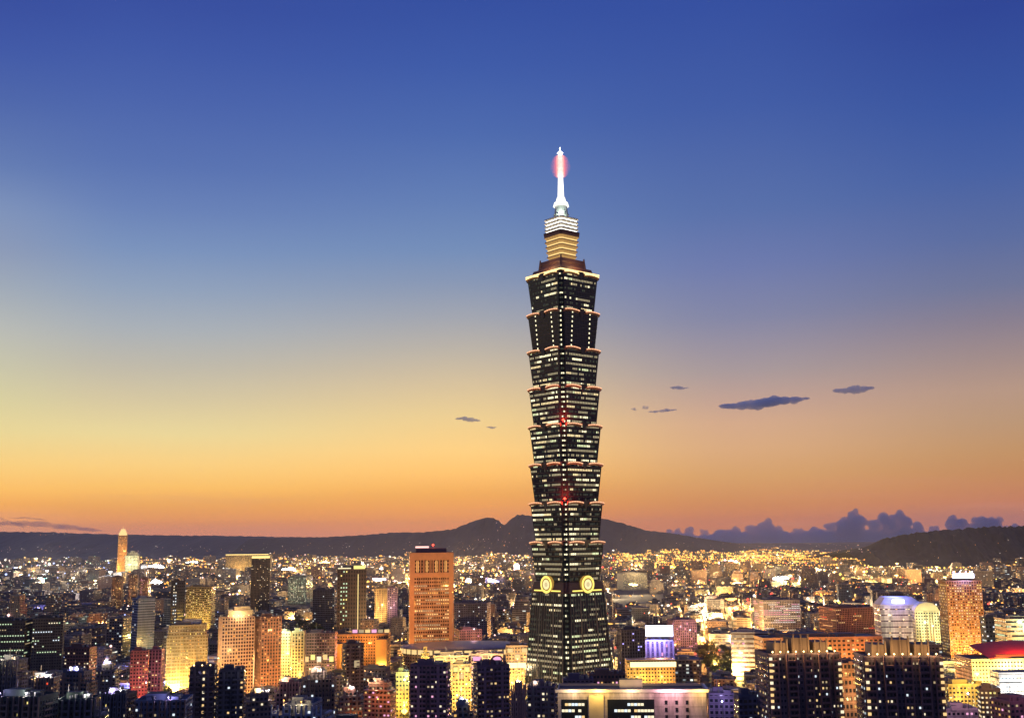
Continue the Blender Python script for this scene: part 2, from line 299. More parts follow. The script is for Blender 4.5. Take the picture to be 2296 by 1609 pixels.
# ---------------------------------------------------------------- the tiered tower
def build_tower():
    YT = 985.0
    base = at(1277, 1500, YT); rz = R(-50.3)
    root = empty('tiered_skyscraper', (base.x, YT, 0), 0, 'tall dark tiered skyscraper with flared stacked sections and a brightly lit spire', 'skyscraper')
    inner = rz
    glass = plain('tower_glass', (.022, .030, .034), .16, 0, .3, .05); dk = plain('tower_fins', (.09, .085, .08), .4, .4); stone = plain('tower_cornice', (.30, .15, .10), .6)
    bronze = plain('tower_bronze', (.14, .07, .05), .5); cream = plain('tower_cream', (.62, .56, .45), .5)
    strip = glow('cornice_strip', (1, .50, .27), 1.35); stripb = glow('crown_strip', (1, .72, .30), 2.0); gold = glow('medallion_gold', (1, .78, .16), 1.5); goldd = glow('medallion_core', (1, .88, .45), 1.1)
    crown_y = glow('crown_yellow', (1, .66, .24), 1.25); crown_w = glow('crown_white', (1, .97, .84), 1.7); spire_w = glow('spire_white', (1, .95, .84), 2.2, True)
    ca, sa = math.cos(rz), math.sin(rz)
    def rot(x, y, z): return (x * ca - y * sa, x * sa + y * ca, z)
    def ring(s, nn, z):
        q = [(s, -s + 2 * nn), (s, s - 2 * nn), (s - nn, s - 2 * nn), (s - nn, s - nn), (s - 2 * nn, s - nn), (s - 2 * nn, s)]
        out = []
        for k in range(4):
            c, d = math.cos(k * math.pi / 2), math.sin(k * math.pi / 2)
            for x, y in q[1:]: out.append(rot(x * c - y * d, x * d + y * c, z))
        return out
    def ringsimple(s, z): return [rot(x, y, z) for x, y in ((-s, -s), (s, -s), (s, s), (-s, s))]
    def face_pt(k, u, out_, z):        # k: which of the four faces; u along it, out_ distance from the axis
        c, d = math.cos(k * math.pi / 2), math.sin(k * math.pi / 2); x, y = out_, u
        return rot(x * c - y * d, x * d + y * c, z)
    # which two faces look at the camera
    to = Vector((-base.x, -YT, 0)).normalized()
    vis = [k for k in range(4) if Vector(face_pt(k, 0, 1, 0)).dot(to) > .05]
    mats = [glow('tower_pale', (1, .90, .56), 1.7), glow('tower_green', (.92, 1, .55), 1.1), glow('tower_warm', (1, .78, .40), 1.25), glow('tower_dim', (1, .84, .5), .45), glow('tower_faint', (.9, 1, .7), .055)]
    def band(parent, z, zt, s_at, width_at, dens, cell=1.9, weights=(6, 3, 3, 4)):
        b = MB(); zc = (z, zt)
        for k in vis:
            hw = width_at(z); ncell = int(2 * hw / cell); run = random.random() < dens; col = random.choices(range(4), weights)[0]
            for i in range(ncell):
                if random.random() < .28: run = random.random() < dens
                if random.random() < .12: col = random.choices(range(4), weights)[0]
                if random.random() < .15: col = 3
                if not run or random.random() < .08:
                    if random.random() < .45: continue
                    c_ = 4  # unlit panes get a faint glow put into their material
                else: c_ = col
                u0 = -hw + i * cell + .22; u1 = u0 + cell - .44; so, st = s_at(zc[0]) + .07, s_at(zc[1]) + .07
                b.face((face_pt(k, u0, so, zc[0]), face_pt(k, u1, so, zc[0]), face_pt(k, u1, st, zc[1]), face_pt(k, u0, st, zc[1])), c_)
            # the notched corners of the storey
            for sg in (-1, 1):
                if True:
                    e = sg * (s_at(z) - 2.75); so = s_at(z) - 1.7
                    b.face((face_pt(k, e - .75, so, z), face_pt(k, e + .75, so, z), face_pt(k, e + .75, so + .02, zt), face_pt(k, e - .75, so + .02, zt)), random.choice((0, 0, 3)) if random.random() < dens else 4)
        if b.f: b.build('floor_glazing', mats, parent)
    NN = 1.8
    # pyramid base
    s0, s1, zb = 31.8, 24.1, 113.0
    sb = lambda z: s0 + (s1 - s0) * z / zb
    m = MB(); m.prism(ring(s0, 2.4, 0), ring(s1, 2.0, zb), 0)
    bs = m.build('pyramid_base', [glass], root)
    f = MB()
    for k in range(4):
        for j in range(-7, 8):
            u = j * 3.4; wd = .9 if j in (-3, 3) else .28
            t0, t1 = u * 1.05, u * .82
            f.face((face_pt(k, t0 - wd, s0 + .25, 0), face_pt(k, t0 + wd, s0 + .25, 0), face_pt(k, t1 + wd, s1 + .25, zb), face_pt(k, t1 - wd, s1 + .25, zb)))
            for q in (-1, 1):
                f.face((face_pt(k, t0 + q * wd, s0 - .2, 0), face_pt(k, t0 + q * wd, s0 + .25, 0), face_pt(k, t1 + q * wd, s1 + .25, zb), face_pt(k, t1 + q * wd, s1 - .2, zb)))
    f.build('fin', dk, bs); 
    for fl in range(8, 27):
        z = fl * 4.2; dens = .74 if fl < 20 else (.6 if fl > 23 else .3)
        if fl in (19, 20): dens = .1
        band(bs, z + 1.1, z + 2.8, sb, lambda z: sb(z) - 5.6, dens)
    # collar with the medallions
    co = MB(); co.prism(ring(24.1, NN, 113.0), ring(22.6, NN, 121.5), 0); co.prism(ring(24.6, NN, 112.6), ring(24.6, NN, 113.6), 1); col_ = co.build('collar', [plain('collar_stone', (.10, .06, .05), .5), bronze], root)
    gl = MB()
    for k in vis:
        for sg in (-1, 1):
            gl.face((face_pt(k, sg * 9 - 8, 24.2, 113.8), face_pt(k, sg * 9 + 8, 24.2, 113.8), face_pt(k, sg * 9 + 8, 24.1, 114.9), face_pt(k, sg * 9 - 8, 24.1, 114.9)))
    gl.build('uplight_strip', gold, col_)
    for k in range(4):
        md = MB(); K = 36; zc = 119.5; o0, o1 = 24.5, 25.3
        for (ra, rb, mm, oo) in ((5.4, 7.3, 0, o1), (4.2, 5.4, 2, o0), (2.0, 4.2, 1, o1), (0, 2.0, 3, o1)):
            for i in range(K):
                a0, a1 = 2 * math.pi * i / K, 2 * math.pi * (i + 1) / K
                P = lambda r, a, o: face_pt(k, r * math.cos(a), o, zc + r * math.sin(a))
                if ra: md.face((P(ra, a0, oo), P(rb, a0, oo), P(rb, a1, oo), P(ra, a1, oo)), mm)
                else: md.face((P(rb, a0, oo), P(rb, a1, oo), P(0, a0, oo)), mm)
                md.face((P(rb, a0, oo), P(rb, a0, o0 - 2.2), P(rb, a1, o0 - 2.2), P(rb, a1, oo)), 2)
        md.build('coin_medallion', [gold, goldd, glow('medallion_back', (1, .55, .10), .42), glow('medallion_hub', (1, .8, .4), .8)], root)
    # eight flared sections
    for mi in range(8):
        z0 = 122.0 + 33.5 * mi; z1 = z0 + 33.5; a, b = 21.3, 24.2
        sm = lambda z: a + (b - a) * (z - z0) / (z1 - z0)
        m = MB(); m.prism(ring(a, NN, z0), ring(b, NN, z1), 0)
        sec = m.build('flared_section', [glass], root)
        f = MB()
        for k in vis:
            for j in range(-9, 10):
                u = j * 1.9
                f.face((face_pt(k, u - .13, a + .14, z0), face_pt(k, u + .13, a + .14, z0), face_pt(k, u + .13, b + .14, z1), face_pt(k, u - .13, b + .14, z1)))
            for q in range(8):
                z = z0 + 4.18 * q; s = sm(z) + .11
                f.face((face_pt(k, -s + 4, s, z), face_pt(k, s - 4, s, z), face_pt(k, s - 4, s + .09, z + .55), face_pt(k, -s + 4, s + .09, z + .55)))
        f.build('mullion', dk, sec)
        dens = [.80, .74, .6, .68, .84, .82, .10, .30][mi]
        for q in range(8):
            z = z0 + 4.18 * q + 1.2
            d = dens * random.choice((.35, .8, 1.0, 1.15)) if mi not in (6,) else 0
            if mi == 0 and q == 7: d = .55
            if mi == 7: d = (.25, .3, .2, .5, .25, .3, .85, .3)[q]
            if d > .01: band(sec, z, z + 1.75, sm, lambda z: sm(z) - 4.2, min(d, .93))
        if mi == 6:                       # the dark section shows only vertical files of lamps
            b_ = MB()
            for k in vis:
                for u in (-10.5, 10.5):
                    for q in range(8): z = z0 + 4.18 * q + 1.2; s = sm(z) + .1; b_.face((face_pt(k, u - .6, s, z), face_pt(k, u + .6, s, z), face_pt(k, u + .6, s + .06, z + 1.6), face_pt(k, u - .6, s + .06, z + 1.6)), 0)
                for q in range(8):
                    z = z0 + 4.18 * q + 1.2; s = sm(z) - 1.7; b_.face((face_pt(k, s - 1.6, s, z), face_pt(k, s - .2, s, z), face_pt(k, s - .2, s + .06, z + 1.6), face_pt(k, s - 1.6, s + .06, z + 1.6)), 0)
            b_.build('floor_glazing', mats, sec)
        zc = z1 - .4
        for k in range(4):
            for sg in (-1, 1):
                u0, u1 = sg * 3.4, sg * (b - 3.0); lo, hi = min(u0, u1), max(u0, u1)
                c = MB(); seg = 6
                for i in range(seg):
                    ua, ub = lo + (hi - lo) * i / seg, lo + (hi - lo) * (i + 1) / seg
                    cur = lambda u: 1.0 * (1 - ((u - (lo + hi) / 2) / ((hi - lo) / 2)) ** 2)
                    za, zb_ = zc + cur(ua), zc + cur(ub)
                    A = [(b - .4, za - 2.6), (b + 1.0, za - 1.6), (b + 1.6, za), (b - .4, za)]; B_ = [(b - .4, zb_ - 2.6), (b + 1.0, zb_ - 1.6), (b + 1.6, zb_), (b - .4, zb_)]
                    for q in range(4): c.face((face_pt(k, ua, *A[q]), face_pt(k, ub, *B_[q]), face_pt(k, ub, *B_[(q + 1) % 4]), face_pt(k, ua, *A[(q + 1) % 4])))
                    if i == 0: c.face([face_pt(k, ua, *q) for q in A])
                    if i == seg - 1: c.face([face_pt(k, ub, *q) for q in B_][::-1])
                c.build('cornice', stone, sec)
                if k in vis:
                    c = MB()
                    for i in range(seg):
                        ua, ub = lo + (hi - lo) * (i + .1) / seg, lo + (hi - lo) * (i + 1) / seg
                        za, zb_ = zc + cur(ua) - .05, zc + cur(ub) - .05
                        c.face((face_pt(k, ua, b + 1.66, za - .95), face_pt(k, ub, b + 1.66, zb_ - .95), face_pt(k, ub, b + 1.72, zb_), face_pt(k, ua, b + 1.72, za)))
                    c.build('cornice_light', strip if mi < 7 else stripb, sec)
            ru = MB(); 
            ru.prism([face_pt(k, u, o, zc - 5.4) for u, o in ((-1.2, b - .8), (1.2, b - .8), (1.2, b + .3), (-1.2, b + .3))][::-1], [face_pt(k, u, o, zc + 1.6) for u, o in ((-2.8, b - .4), (2.8, b - .4), (2.8, b + 1.3), (-2.8, b + 1.3))][::-1])
            ru.build('ruyi_ornament', dk, sec)
        top = MB(); top.prism(ring(b - .9, NN, z1 + .01), ring(a + .3, NN, z1 + .9), 0); top.build('setback_roof', bronze, sec)
    # corner beacons (red) on two cornices
    for mi in (1, 3):
        z = 122.0 + 33.5 * (mi + 1) + 1.2; p = Vector(rot(*{True: (1, 1)}[True], 0)); 
        c = max(((sx, sy) for sx in (-1, 1) for sy in (-1, 1)), key=lambda q: Vector(rot(q[0], q[1], 0)).dot(to))
        q = rot(c[0] * 22.9, c[1] * 22.9, z); bb = MB(); bb.cyl((q[0], q[1]), .9, .6, z - 1, z + .6, 0, 8); bb.ball((q[0], q[1], z + 1.2), 1.3, 1)
        bb.build('beacon', [DARK, LAMPM['red']], root); light(root, (q[0] + to.x * 3.5, q[1] + to.y * 3.5, z + 3), 30000, (1, .05, .03), .6)
    zt = 122 + 33.5 * 8
    # lit crown edge, dark stage, lit stages, drum, spire
    m = MB(); m.prism(ringsimple(23.4, zt + .9), ringsimple(22.2, zt + 3.2), 0); m.prism(ringsimple(23.6, zt + .95), ringsimple(23.6, zt + 2.4), 1); m.build('crown_terrace', [bronze, stripb], root)
    m = MB(); m.prism(ringsimple(19.5, zt + 3.2), ringsimple(18.5, zt + 7), 0); m.prism(ringsimple(15.2, zt + 7), ringsimple(13.6, zt + 15.5), 0); m.prism(ringsimple(14.6, zt + 11), ringsimple(14.8, zt + 12.2), 0)
    for sx in (-1, 1):
        for sy in (-1, 1):
            q = rot(sx * 14, sy * 14, 0); m.cyl((q[0], q[1]), 2.0, .5, zt + 7, zt + 17.5, 0, 6)
    m.build('crown_plinth', [bronze], root)
    yl = MB(); led = MB()
    for i in range(5):
        z = zt + 15.5 + i * 4.6; sa_, sb_ = 8.4 + i * .35, 9.9 + i * .42
        yl.prism(ring(sa_, .8, z), ring(sb_, .8, z + 3.7), 0); yl.prism(ring(sb_ + .5, .8, z + 3.7), ring(sb_ + .4, .8, z + 4.6), 1)
        led.prism(ring(sa_ + .75, .8, z + .05), ring(sa_ + .85, .8, z + 1.5), 0)
        for k in range(4):
            for u in (-6, -3, 0, 3, 6): yl.bar(face_pt(k, u * (.8 + i * .04), sa_ + .1, z), face_pt(k, u * (.9 + i * .05), sb_ + .1, z + 3.7), .16, 1)
    ys = yl.build('yellow_stage', [glow('stage_glow', (1, .56, .18), .5), plain('stage_rim', (.42, .26, .12), .5)], root); led.build('ledge_light', glow('crown_yellow', (1, .66, .24), 3.5, True), ys)  # emission of the stage body stands in for light washing over it
    m = MB(); m.prism(ring(12.2, 1, zt + 38.5), ring(12.6, 1, zt + 42), 0); m.build('observation_ring', [bronze], root)
    wh = MB(); led = MB()
    for i in range(4):
        z = zt + 42 + i * 3.3; wh.prism(ring(9.9, .8, z), ring(11.0, .8, z + 2.3), 0); wh.prism(ring(11.7, .8, z + 2.3), ring(11.5, .8, z + 3.3), 1); led.prism(ring(10.75, .8, z + .05), ring(10.75, .8, z + 1.1), 0)
        for k in range(4):
            for u in (-7.5, -5, -2.5, 0, 2.5, 5, 7.5): wh.bar(face_pt(k, u, 10.1, z), face_pt(k, u, 11.1, z + 2.3), .18, 1)
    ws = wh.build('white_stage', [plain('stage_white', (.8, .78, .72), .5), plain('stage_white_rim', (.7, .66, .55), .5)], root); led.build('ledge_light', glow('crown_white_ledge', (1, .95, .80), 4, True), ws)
    m = MB(); m.cyl((0, 0), 6.6, 5.6, zt + 55, zt + 67.5, 0, 16); m.cyl((0, 0), 7.0, 7.0, zt + 59, zt + 60, 0, 16); m.build('drum', [plain('drum_grey', (.5, .55, .52), .5)], root)
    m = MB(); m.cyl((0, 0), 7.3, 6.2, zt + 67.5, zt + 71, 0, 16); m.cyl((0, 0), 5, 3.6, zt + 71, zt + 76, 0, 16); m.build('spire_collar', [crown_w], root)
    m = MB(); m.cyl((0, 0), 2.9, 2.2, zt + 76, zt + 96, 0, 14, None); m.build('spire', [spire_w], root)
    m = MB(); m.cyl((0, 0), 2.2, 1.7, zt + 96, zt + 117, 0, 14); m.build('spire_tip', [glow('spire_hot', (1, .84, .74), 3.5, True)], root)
    for i in range(18):                   # added hoops, widening and thinning, stand in for the red halo round the tip
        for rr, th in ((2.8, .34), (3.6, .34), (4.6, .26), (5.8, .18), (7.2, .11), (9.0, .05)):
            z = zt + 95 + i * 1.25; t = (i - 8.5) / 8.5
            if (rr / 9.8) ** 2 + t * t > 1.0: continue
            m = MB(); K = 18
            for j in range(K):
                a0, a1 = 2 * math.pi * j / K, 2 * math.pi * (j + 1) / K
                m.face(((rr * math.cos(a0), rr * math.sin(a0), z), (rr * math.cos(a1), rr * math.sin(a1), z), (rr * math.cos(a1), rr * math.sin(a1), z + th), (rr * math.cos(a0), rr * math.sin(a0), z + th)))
            m.build('halo_hoop', [glow('halo_red', (1, .20, .20), 1.3) if rr > 4 else glow('halo_pink', (1, .62, .52), 1.7)], root)
    m = MB(); m.ball((0, 0, zt + 118.5), 2.7, 0); m.bar((0, 0, zt + 117), (0, 0, zt + 124), .25, 0)
    for i in range(0):
        a = i * math.pi / 4; m.bar((0, 0, zt + 118.5), (4.6 * math.cos(a), 4.6 * math.sin(a), zt + 118.5 + 3.2 * math.sin(i * 2.1)), .12, 0)
    m.build('star_lamp', [glow('star_white', (1, .98, .95), 12, True)], root)
    for dx, z, p, c in ((0, zt + 44, 9000, (1, .95, .85)),): 
        q = to * 13; light(root, (q.x, q.y, zt + 57), 9000, (.9, 1, .85), .5)  # added light without a lamp, brightens the drum
    q = to * 30
    for sx in (-1, 1):
        pz = to.cross(Vector((0, 0, 1))) * 16 * sx + to * 21; light(root, (pz.x, pz.y, zt + 9), 6000, (1, .6, .25), 1)  # two added lights without lamps, warming the crown
    return root
TOWER = build_tower()
# ---------------------------------------------------------------- buildings
LC = {'sodium': (1, .50, .12), 'amber': (1, .60, .22), 'warm': (1, .74, .40), 'gold': (1, .66, .16), 'white': (1, .92, .82), 'blue': (.25, .28, 1), 'red': (1, .12, .05), 'pink': (1, .5, .6), 'green': (.75, 1, .6), 'violet': (.6, .5, 1), 'orange': (1, .36, .07)}
LM = {'sodium': 'amber', 'gold': 'yellow', 'blue': 'violet', 'pink': 'pinkish', 'green': 'cyan', 'orange': 'amber'}
HEROES = []; WMESH = {}; ADDED_FLOODS = {}
def floodlight(p, power, colname, near, r=1.2):  # mast lamps added to wash the facades; no such masts stand there
    b = MB(); b.cyl((0, 0), .30, .12, -max(0, p[2] - 5.5), 4.2, 0, 6); b.box((0, 0, 4.5), (1.5, .7, .7), 0); b.ball((0, 0, 5.3), .55, 1)
    o = b.build('floodlight', [STEEL, LAMPM.get(LM.get(colname, colname), LAMPM['warm'])], None, (p[0], p[1], max(0, p[2] - 5.5)))  # added mast lamp, washes a facade
    k = ADDED_FLOODS[near] = ADDED_FLOODS.get(near, 0) + 1
    word = {'sodium': 'orange', 'gold': 'golden', 'warm': 'warm white'}.get(colname, colname)
    tag(o, f"{word} added floodlight on slim mast {('at the foot of', 'facing', 'beside', 'close by', 'before')[min(k, 5) - 1]} the {near}", 'floodlight', 'added floodlights washing the facades')
    light(o, (0, 0, 6.4), power, LC[colname], r)
def wquad(w, h, mat):
    key = (round(w, 2), round(h, 2), mat)
    if key not in WMESH:
        me = bpy.data.meshes.new('window'); x, y, z = w / 2, .12, h / 2
        v = [(-x, -y, -z), (x, -y, -z), (x, -y, z), (-x, -y, z), (-x, 0, -z), (x, 0, -z), (x, 0, z), (-x, 0, z)]
        me.from_pydata(v, [], [(0, 1, 2, 3), (0, 4, 5, 1), (1, 5, 6, 2), (2, 6, 7, 3), (3, 7, 4, 0)]); me.materials.append(WIN[mat]); WMESH[key] = me
    return WMESH[key]
def windows(root, quads):
    """quads: (x, y, z, rot, w, h, mat); the highest hundred are parts of their own, the rest one mass"""
    quads = sorted(quads, key=lambda q: -q[2])
    for x, y, z, r, w, h, m in quads[:95]:
        o = bpy.data.objects.new('window', wquad(w, h, m)); COL.objects.link(o); o.parent = root; o.location = (x, y, z); o.rotation_euler.z = r
    if len(quads) > 95:
        b = MB(); ms = sorted({q[6] for q in quads[95:]})
        for x, y, z, r, w, h, m in quads[95:]:
            c, s = math.cos(r), math.sin(r); q = lambda a, bb: (x + a * c + .12 * s, y + a * s - .12 * c, z + bb)
            b.face((q(-w / 2, -h / 2), q(w / 2, -h / 2), q(w / 2, h / 2), q(-w / 2, h / 2)), ms.index(m))
        tag(b.build('window_grid', [WIN[m] for m in ms], root), kind='stuff')
def block(short, label, cat, x0, x1, yt, D, vis=None, yaw=0, ratio=.7, wall=(.22, .22, .24), glass=(.02, .025, .035), bay=2.8, fh=3.2, wu=.6, wv=.48, lit=.2, mode='rand', cols=None, wins=('warm', 'pale', 'dim'), floods=(), roof='plain', top=None, relief='none', name='building', tiers=None, group=None, bump=1.0, skip=0, lows=1, trim=None):
    cxp = (x0 + x1) / 2; p = at(cxp, yt, D); h = p.z; y = R(yaw); vis = vis or 1612
    dep = -(INV @ (Vector((p.x, D, h)) - CAM)).z
    wp = (x1 - x0) / F * dep; w = wp / (math.cos(y) + ratio * abs(math.sin(y))); d = w * ratio
    nb = max(2, round(w / bay)); bay = w / nb; d = max(2, round(d / bay)) * bay
    root = empty(name, (p.x, D + d * .3, 0), y, label, cat, group)
    fm = facade('facade_' + short.replace(' ', '_'), wall, glass, bay, fh, wu, wv)
    b = MB(); X, Yh = w / 2, d / 2
    tiers = tiers or [(1, 1, 1.0)]; zprev = 0
    for sx, sy, fr in tiers:
        z1 = h * fr; q = [(-X * sx, -Yh * sy), (X * sx, -Yh * sy), (X * sx, Yh * sy), (-X * sx, Yh * sy)]
        b.prism([(a, c, zprev) for a, c in q], [(a, c, z1) for a, c in q], 0, 1); zprev = z1
    vz = max(0, at(cxp, min(vis + 8, 1625), D).z); relief_z0 = vz
    if relief in ('fins', 'grid'):
        for i in range(nb + 1):
            u = -X + i * bay; b.box((u, -Yh - .16, h / 2), (.55, .5, h - .4), 2)
        for i in range(int(d / bay) + 1):
            for sx in (-1, 1): b.box((sx * (X + .16), -Yh + i * bay, h / 2), (.5, .55, h - .4), 2)
    if relief in ('slabs', 'grid'):
        for j in range(int(h / fh)):
            z = j * fh + .12
            if z > vz: b.box((0, 0, z), (w + .62, d + .62, .5), 2)
    if relief == 'piers':
        for sx in (-1, 1):
            for sy in (-1, 1): b.box((sx * (X - .8), sy * (Yh - .8), h / 2 + .6), (2.6, 2.6, h + 1.2), 2)
    if relief == 'bays':
        for u, ww, pr in ((-.84, .24, 1.2), (-.36, .26, 2.0), (.10, .22, 1.2), (.52, .24, 2.0), (.88, .18, 1.2)):
            for e in (-1, 1): b.box(((u + e * ww / 2) * X, -Yh - pr / 2, h / 2 + .4), (.7, pr, h + .8), 2)
            for j in range(int(vz / 3.2), int(h / 3.2)):
                b.box((u * X, -Yh - pr / 2, j * 3.2 + .45), (ww * X - .7, pr - .15, .9), 2)
        for j in range(int(vz / 3.2), int(h / 3.2)):
            for sx in (-1, 1): b.box((sx * (X + .6), -Yh * .2, j * 3.2 + .45), (1.3, d * .4, .9), 2)
    if relief == 'balcony':
        for j in range(int(vz / 3.2), int(h / 3.2)):
            z = j * 3.2 + .5
            for u in (-.78, -.3, .3, .78): b.box((u * X, -Yh - .7, z), (w * .15, 1.5, .95), 2)
            for sx in (-1, 1): b.box((sx * (X + .7), 0, z), (1.5, d * .35, .95), 2)
        for u in (-.54, .54): b.box((u * X, -Yh - .3, h / 2), (w * .08, .9, h - .2), 2)
    b.build('wall', [fm, ROOF, plain('trim_' + short.replace(' ', '_'), trim or tuple(min(.8, c * 1.3 + .01) for c in wall), .7)], root)
    rb = MB(); sx, sy, _ = tiers[-1]; X2, Y2 = X * sx, Yh * sy
    for a, c, e, f_ in ((0, -Y2 + .2, 2 * X2 + .2, .5), (0, Y2 - .2, 2 * X2 + .2, .5), (-X2 + .2, 0, .5, 2 * Y2 - .7), (X2 - .2, 0, .5, 2 * Y2 - .7)): rb.box((a, c, h + .55), (e, f_, 1.2), 0)
    for _ in range(7 if D < 1000 and roof != 'bare' else 0):
        ux, uy = X2 * random.uniform(-.85, .85), Y2 * random.uniform(-.85, .85); k_ = random.random()
        if k_ < .4: rb.cyl((ux, uy), .9, .9, h, h + random.uniform(2, 3.4), 2, 8)
        elif k_ < .75: rb.box((ux, uy, h + 1.3), (random.uniform(2, 5), random.uniform(2, 4), 2.6), 0, 1)
        else: rb.bar((ux, uy, h), (ux, uy, h + random.uniform(4, 8)), .1, 2)
    if roof != 'bare':
        rb.box((-X2 * .25, 0, h + 2), (X2 * .8, Y2 * .9, 4), 0, 1); rb.box((X2 * .45, Y2 * .2, h + 1.4), (X2 * .4, Y2 * .6, 2.8), 0, 1)
        rb.cyl((X2 * .3, -Y2 * .4), 1.1, 1.1, h, h + 2.6, 2, 8); rb.cyl((X2 * .62, -Y2 * .4), 1.1, 1.1, h, h + 2.6, 2, 8); rb.bar((-X2 * .3, 0, h + 4), (-X2 * .3, 0, h + 9), .15, 2)
    rb.build('roof', [plain('parapet_' + short.replace(' ', '_'), tuple(c * .9 for c in wall), .8), ROOF, STEEL], root)
    qs = []
    for fi, (fw, n_, rr, fx) in enumerate(((w, nb, 0, lambda u: (u, -Yh)), (d, int(d / bay + .5), math.pi / 2, lambda u: (X, u)), (d, int(d / bay + .5), -math.pi / 2, lambda u: (-X, -u)))):
        nrm = Vector((math.sin(rr + y), -math.cos(rr + y))); tc_ = Vector((-p.x, -D)).normalized()
        if nrm.dot(tc_) < .12: continue
        for j in range(max(lows, int(vz / fh)), int(h / fh) - skip):
            run = random.random() < lit; m = random.choice(wins)
            for i in range(n_):
                if mode == 'rows':
                    if random.random() < .25: run = random.random() < lit; m = random.choice(wins)
                    on = run
                elif mode == 'cols': on = any(abs((i + .5) / n_ - c) < .5 / n_ + 1e-6 for c in cols) and random.random() < lit; m = random.choice(wins)
                else: on = random.random() < lit; m = random.choice(wins)
                if not on: continue
                a, c = fx(-fw / 2 + (i + .5) * bay)
                o_ = .2 if relief in ('none', 'piers') else (.34 if relief != 'balcony' else .12)
                a += math.sin(rr) * (o_ - .15); c -= math.cos(rr) * (o_ - .15)
                qs.append((a, c, (j + .52) * fh, rr, bay * wu * bump * .8, fh * wv * bump * .8, m))
    windows(root, qs)
    for u, out, z, pw, cn in floods:
        q = root.matrix_world if False else Matrix.Translation(root.location) @ Matrix.Rotation(y, 4, 'Z')
        floodlight(q @ Vector((u * X, -Yh - out, z)), pw, cn, short)  # added mast lamp
    HEROES.append(dict(short=short, x0=x0, x1=x1, yt=yt, D=D, vis=vis, cx=cxp, pos=(p.x, D + d * .3), rad=math.hypot(w, d) / 2, root=root, w=w, d=d, h=h, yaw=y))
    return HEROES[-1]
def lamps_on(Hh, n, mat, z=None, size=.8, face='front', along=1.0, name='roof_lamp'):
    for i in range(n):
        t = (i + .5) / n * 2 - 1; b = MB(); b.cyl((0, 0), .12, .1, -1.4, -.3, 0, 5); b.ball((0, 0, 0), size, 1)
        x, y_ = (t * Hh['w'] / 2 * along, -Hh['d'] / 2 + .3) if face == 'front' else (Hh['w'] / 2 - .3, t * Hh['d'] / 2 * along)
        b.build(name, [STEEL, LAMPM[mat]], Hh['root'], (x, y_, (z if z is not None else Hh['h'] + 2.4)))
def panel(Hh, name, mat, x, z, w, h, face=0, out=.3, thick=.4, framed=True):
    """a lit panel or sign on posts/brackets on one face of a building"""
    b = MB(); b.box((0, 0, 0), (w, thick, h), 0)
    b.box((0, thick * .5 + .2, 0), (w + .5, .4, h + .5), 1)
    r = (0, math.pi / 2, -math.pi / 2)[face]; dd = (Hh['d'], Hh['w'], Hh['w'])[face] / 2 + out + .3
    o = b.build(name, [mat, DARK], Hh['root'], (x * math.cos(r) + dd * math.sin(r), x * math.sin(r) - dd * math.cos(r), z), r); return o
B = block
beige = (.46, .35, .22)
# --- far landmarks
h = B('slender far tower', 'slender far golden tower with a bright stepped crown rising above the left ridge', 'skyscraper', 262, 286, 1200, 5500, 1258, 20, .9, (.40, .26, .14), lit=.25, wins=('amber', 'warm'), bay=6, fh=7, floods=[(-1.6, 40, 30, 900000, 'sodium'), (.5, 60, 120, 350000, 'sodium')], name='skyscraper')
b = MB()
for s_, z0, z1 in ((.92, 0, 12), (.74, 12, 22), (.52, 22, 31)): b.prism([(x * h['w'] / 2 * s_, y * h['d'] / 2 * s_, h['h'] + z0) for x, y in ((-1, -1), (1, -1), (1, 1), (-1, 1))], [(x * h['w'] / 2 * s_ * .97, y * h['d'] / 2 * s_ * .97, h['h'] + z1) for x, y in ((-1, -1), (1, -1), (1, 1), (-1, 1))], 0)
b.bar((0, 0, h['h'] + 31), (0, 0, h['h'] + 46), 1.0, 0); b.build('crown', [glow('far_crown', (1, .70, .28), 1.2)], h['root'])
h = B('pale stepped far hall', 'pale lit stepped far building just right of the slender golden tower', 'building', 280, 312, 1236, 5300, 1258, 10, .8, (.6, .55, .42), lit=.3, bay=7, fh=7, tiers=[(1, 1, .86), (.7, .7, .94), (.4, .4, 1)], floods=[(-.5, 50, 60, 240000, 'green'), (.5, 50, 60, 200000, 'warm')])
# --- left and centre mid-distance
h = B('dark crown-lit tower', 'dark slim tower with a yellow lit band along its roof and a file of lights', 'tower', 560, 606, 1250, 2300, 1362, 12, .8, (.07, .06, .06), lit=.12, wins=('warm', 'dim', 'pale'), relief='fins')
panel(h, 'roof_light_band', glow('band_yellow', (1, .72, .25), 1.6), 0, h['h'] + 1.5, h['w'] * .98, 4.5)
h = B('wide lit roof', 'wide far building with a bright yellow roof edge behind the dark slim tower', 'building', 508, 604, 1243, 5200, 1262, 0, .4, (.30, .24, .15), lit=.4, wins=('amber', 'warm'), floods=[(-.4, 40, 30, 300000, 'amber'), (.5, 40, 30, 300000, 'gold')])
panel(h, 'roof_light_band', glow('band_yellow', (1, .72, .25), 1.6), 0, h['h'] + 1, h['w'], 4)
h = B('twin dark tower', 'dark twin-block tower with stacked green windows and a bright yellow crown', 'tower', 752, 822, 1274, 1900, 1390, 8, .8, (.07, .055, .05), lit=.55, mode='cols', cols=[.12, .2, .28, .36], wins=('green', 'yellow', 'green'), bay=4.2, fh=6.5, wv=.5, relief='fins', floods=[(1.4, 25, 20, 120000, 'amber')])
panel(h, 'roof_sign', WIN['yellow'], h['w'] * .26, h['h'] + 2.2, h['w'] * .40, 5.5); panel(h, 'roof_light_band', glow('band_pale', (1, .85, .5), 1.1), -h['w'] * .26, h['h'] + .8, h['w'] * .45, 2)
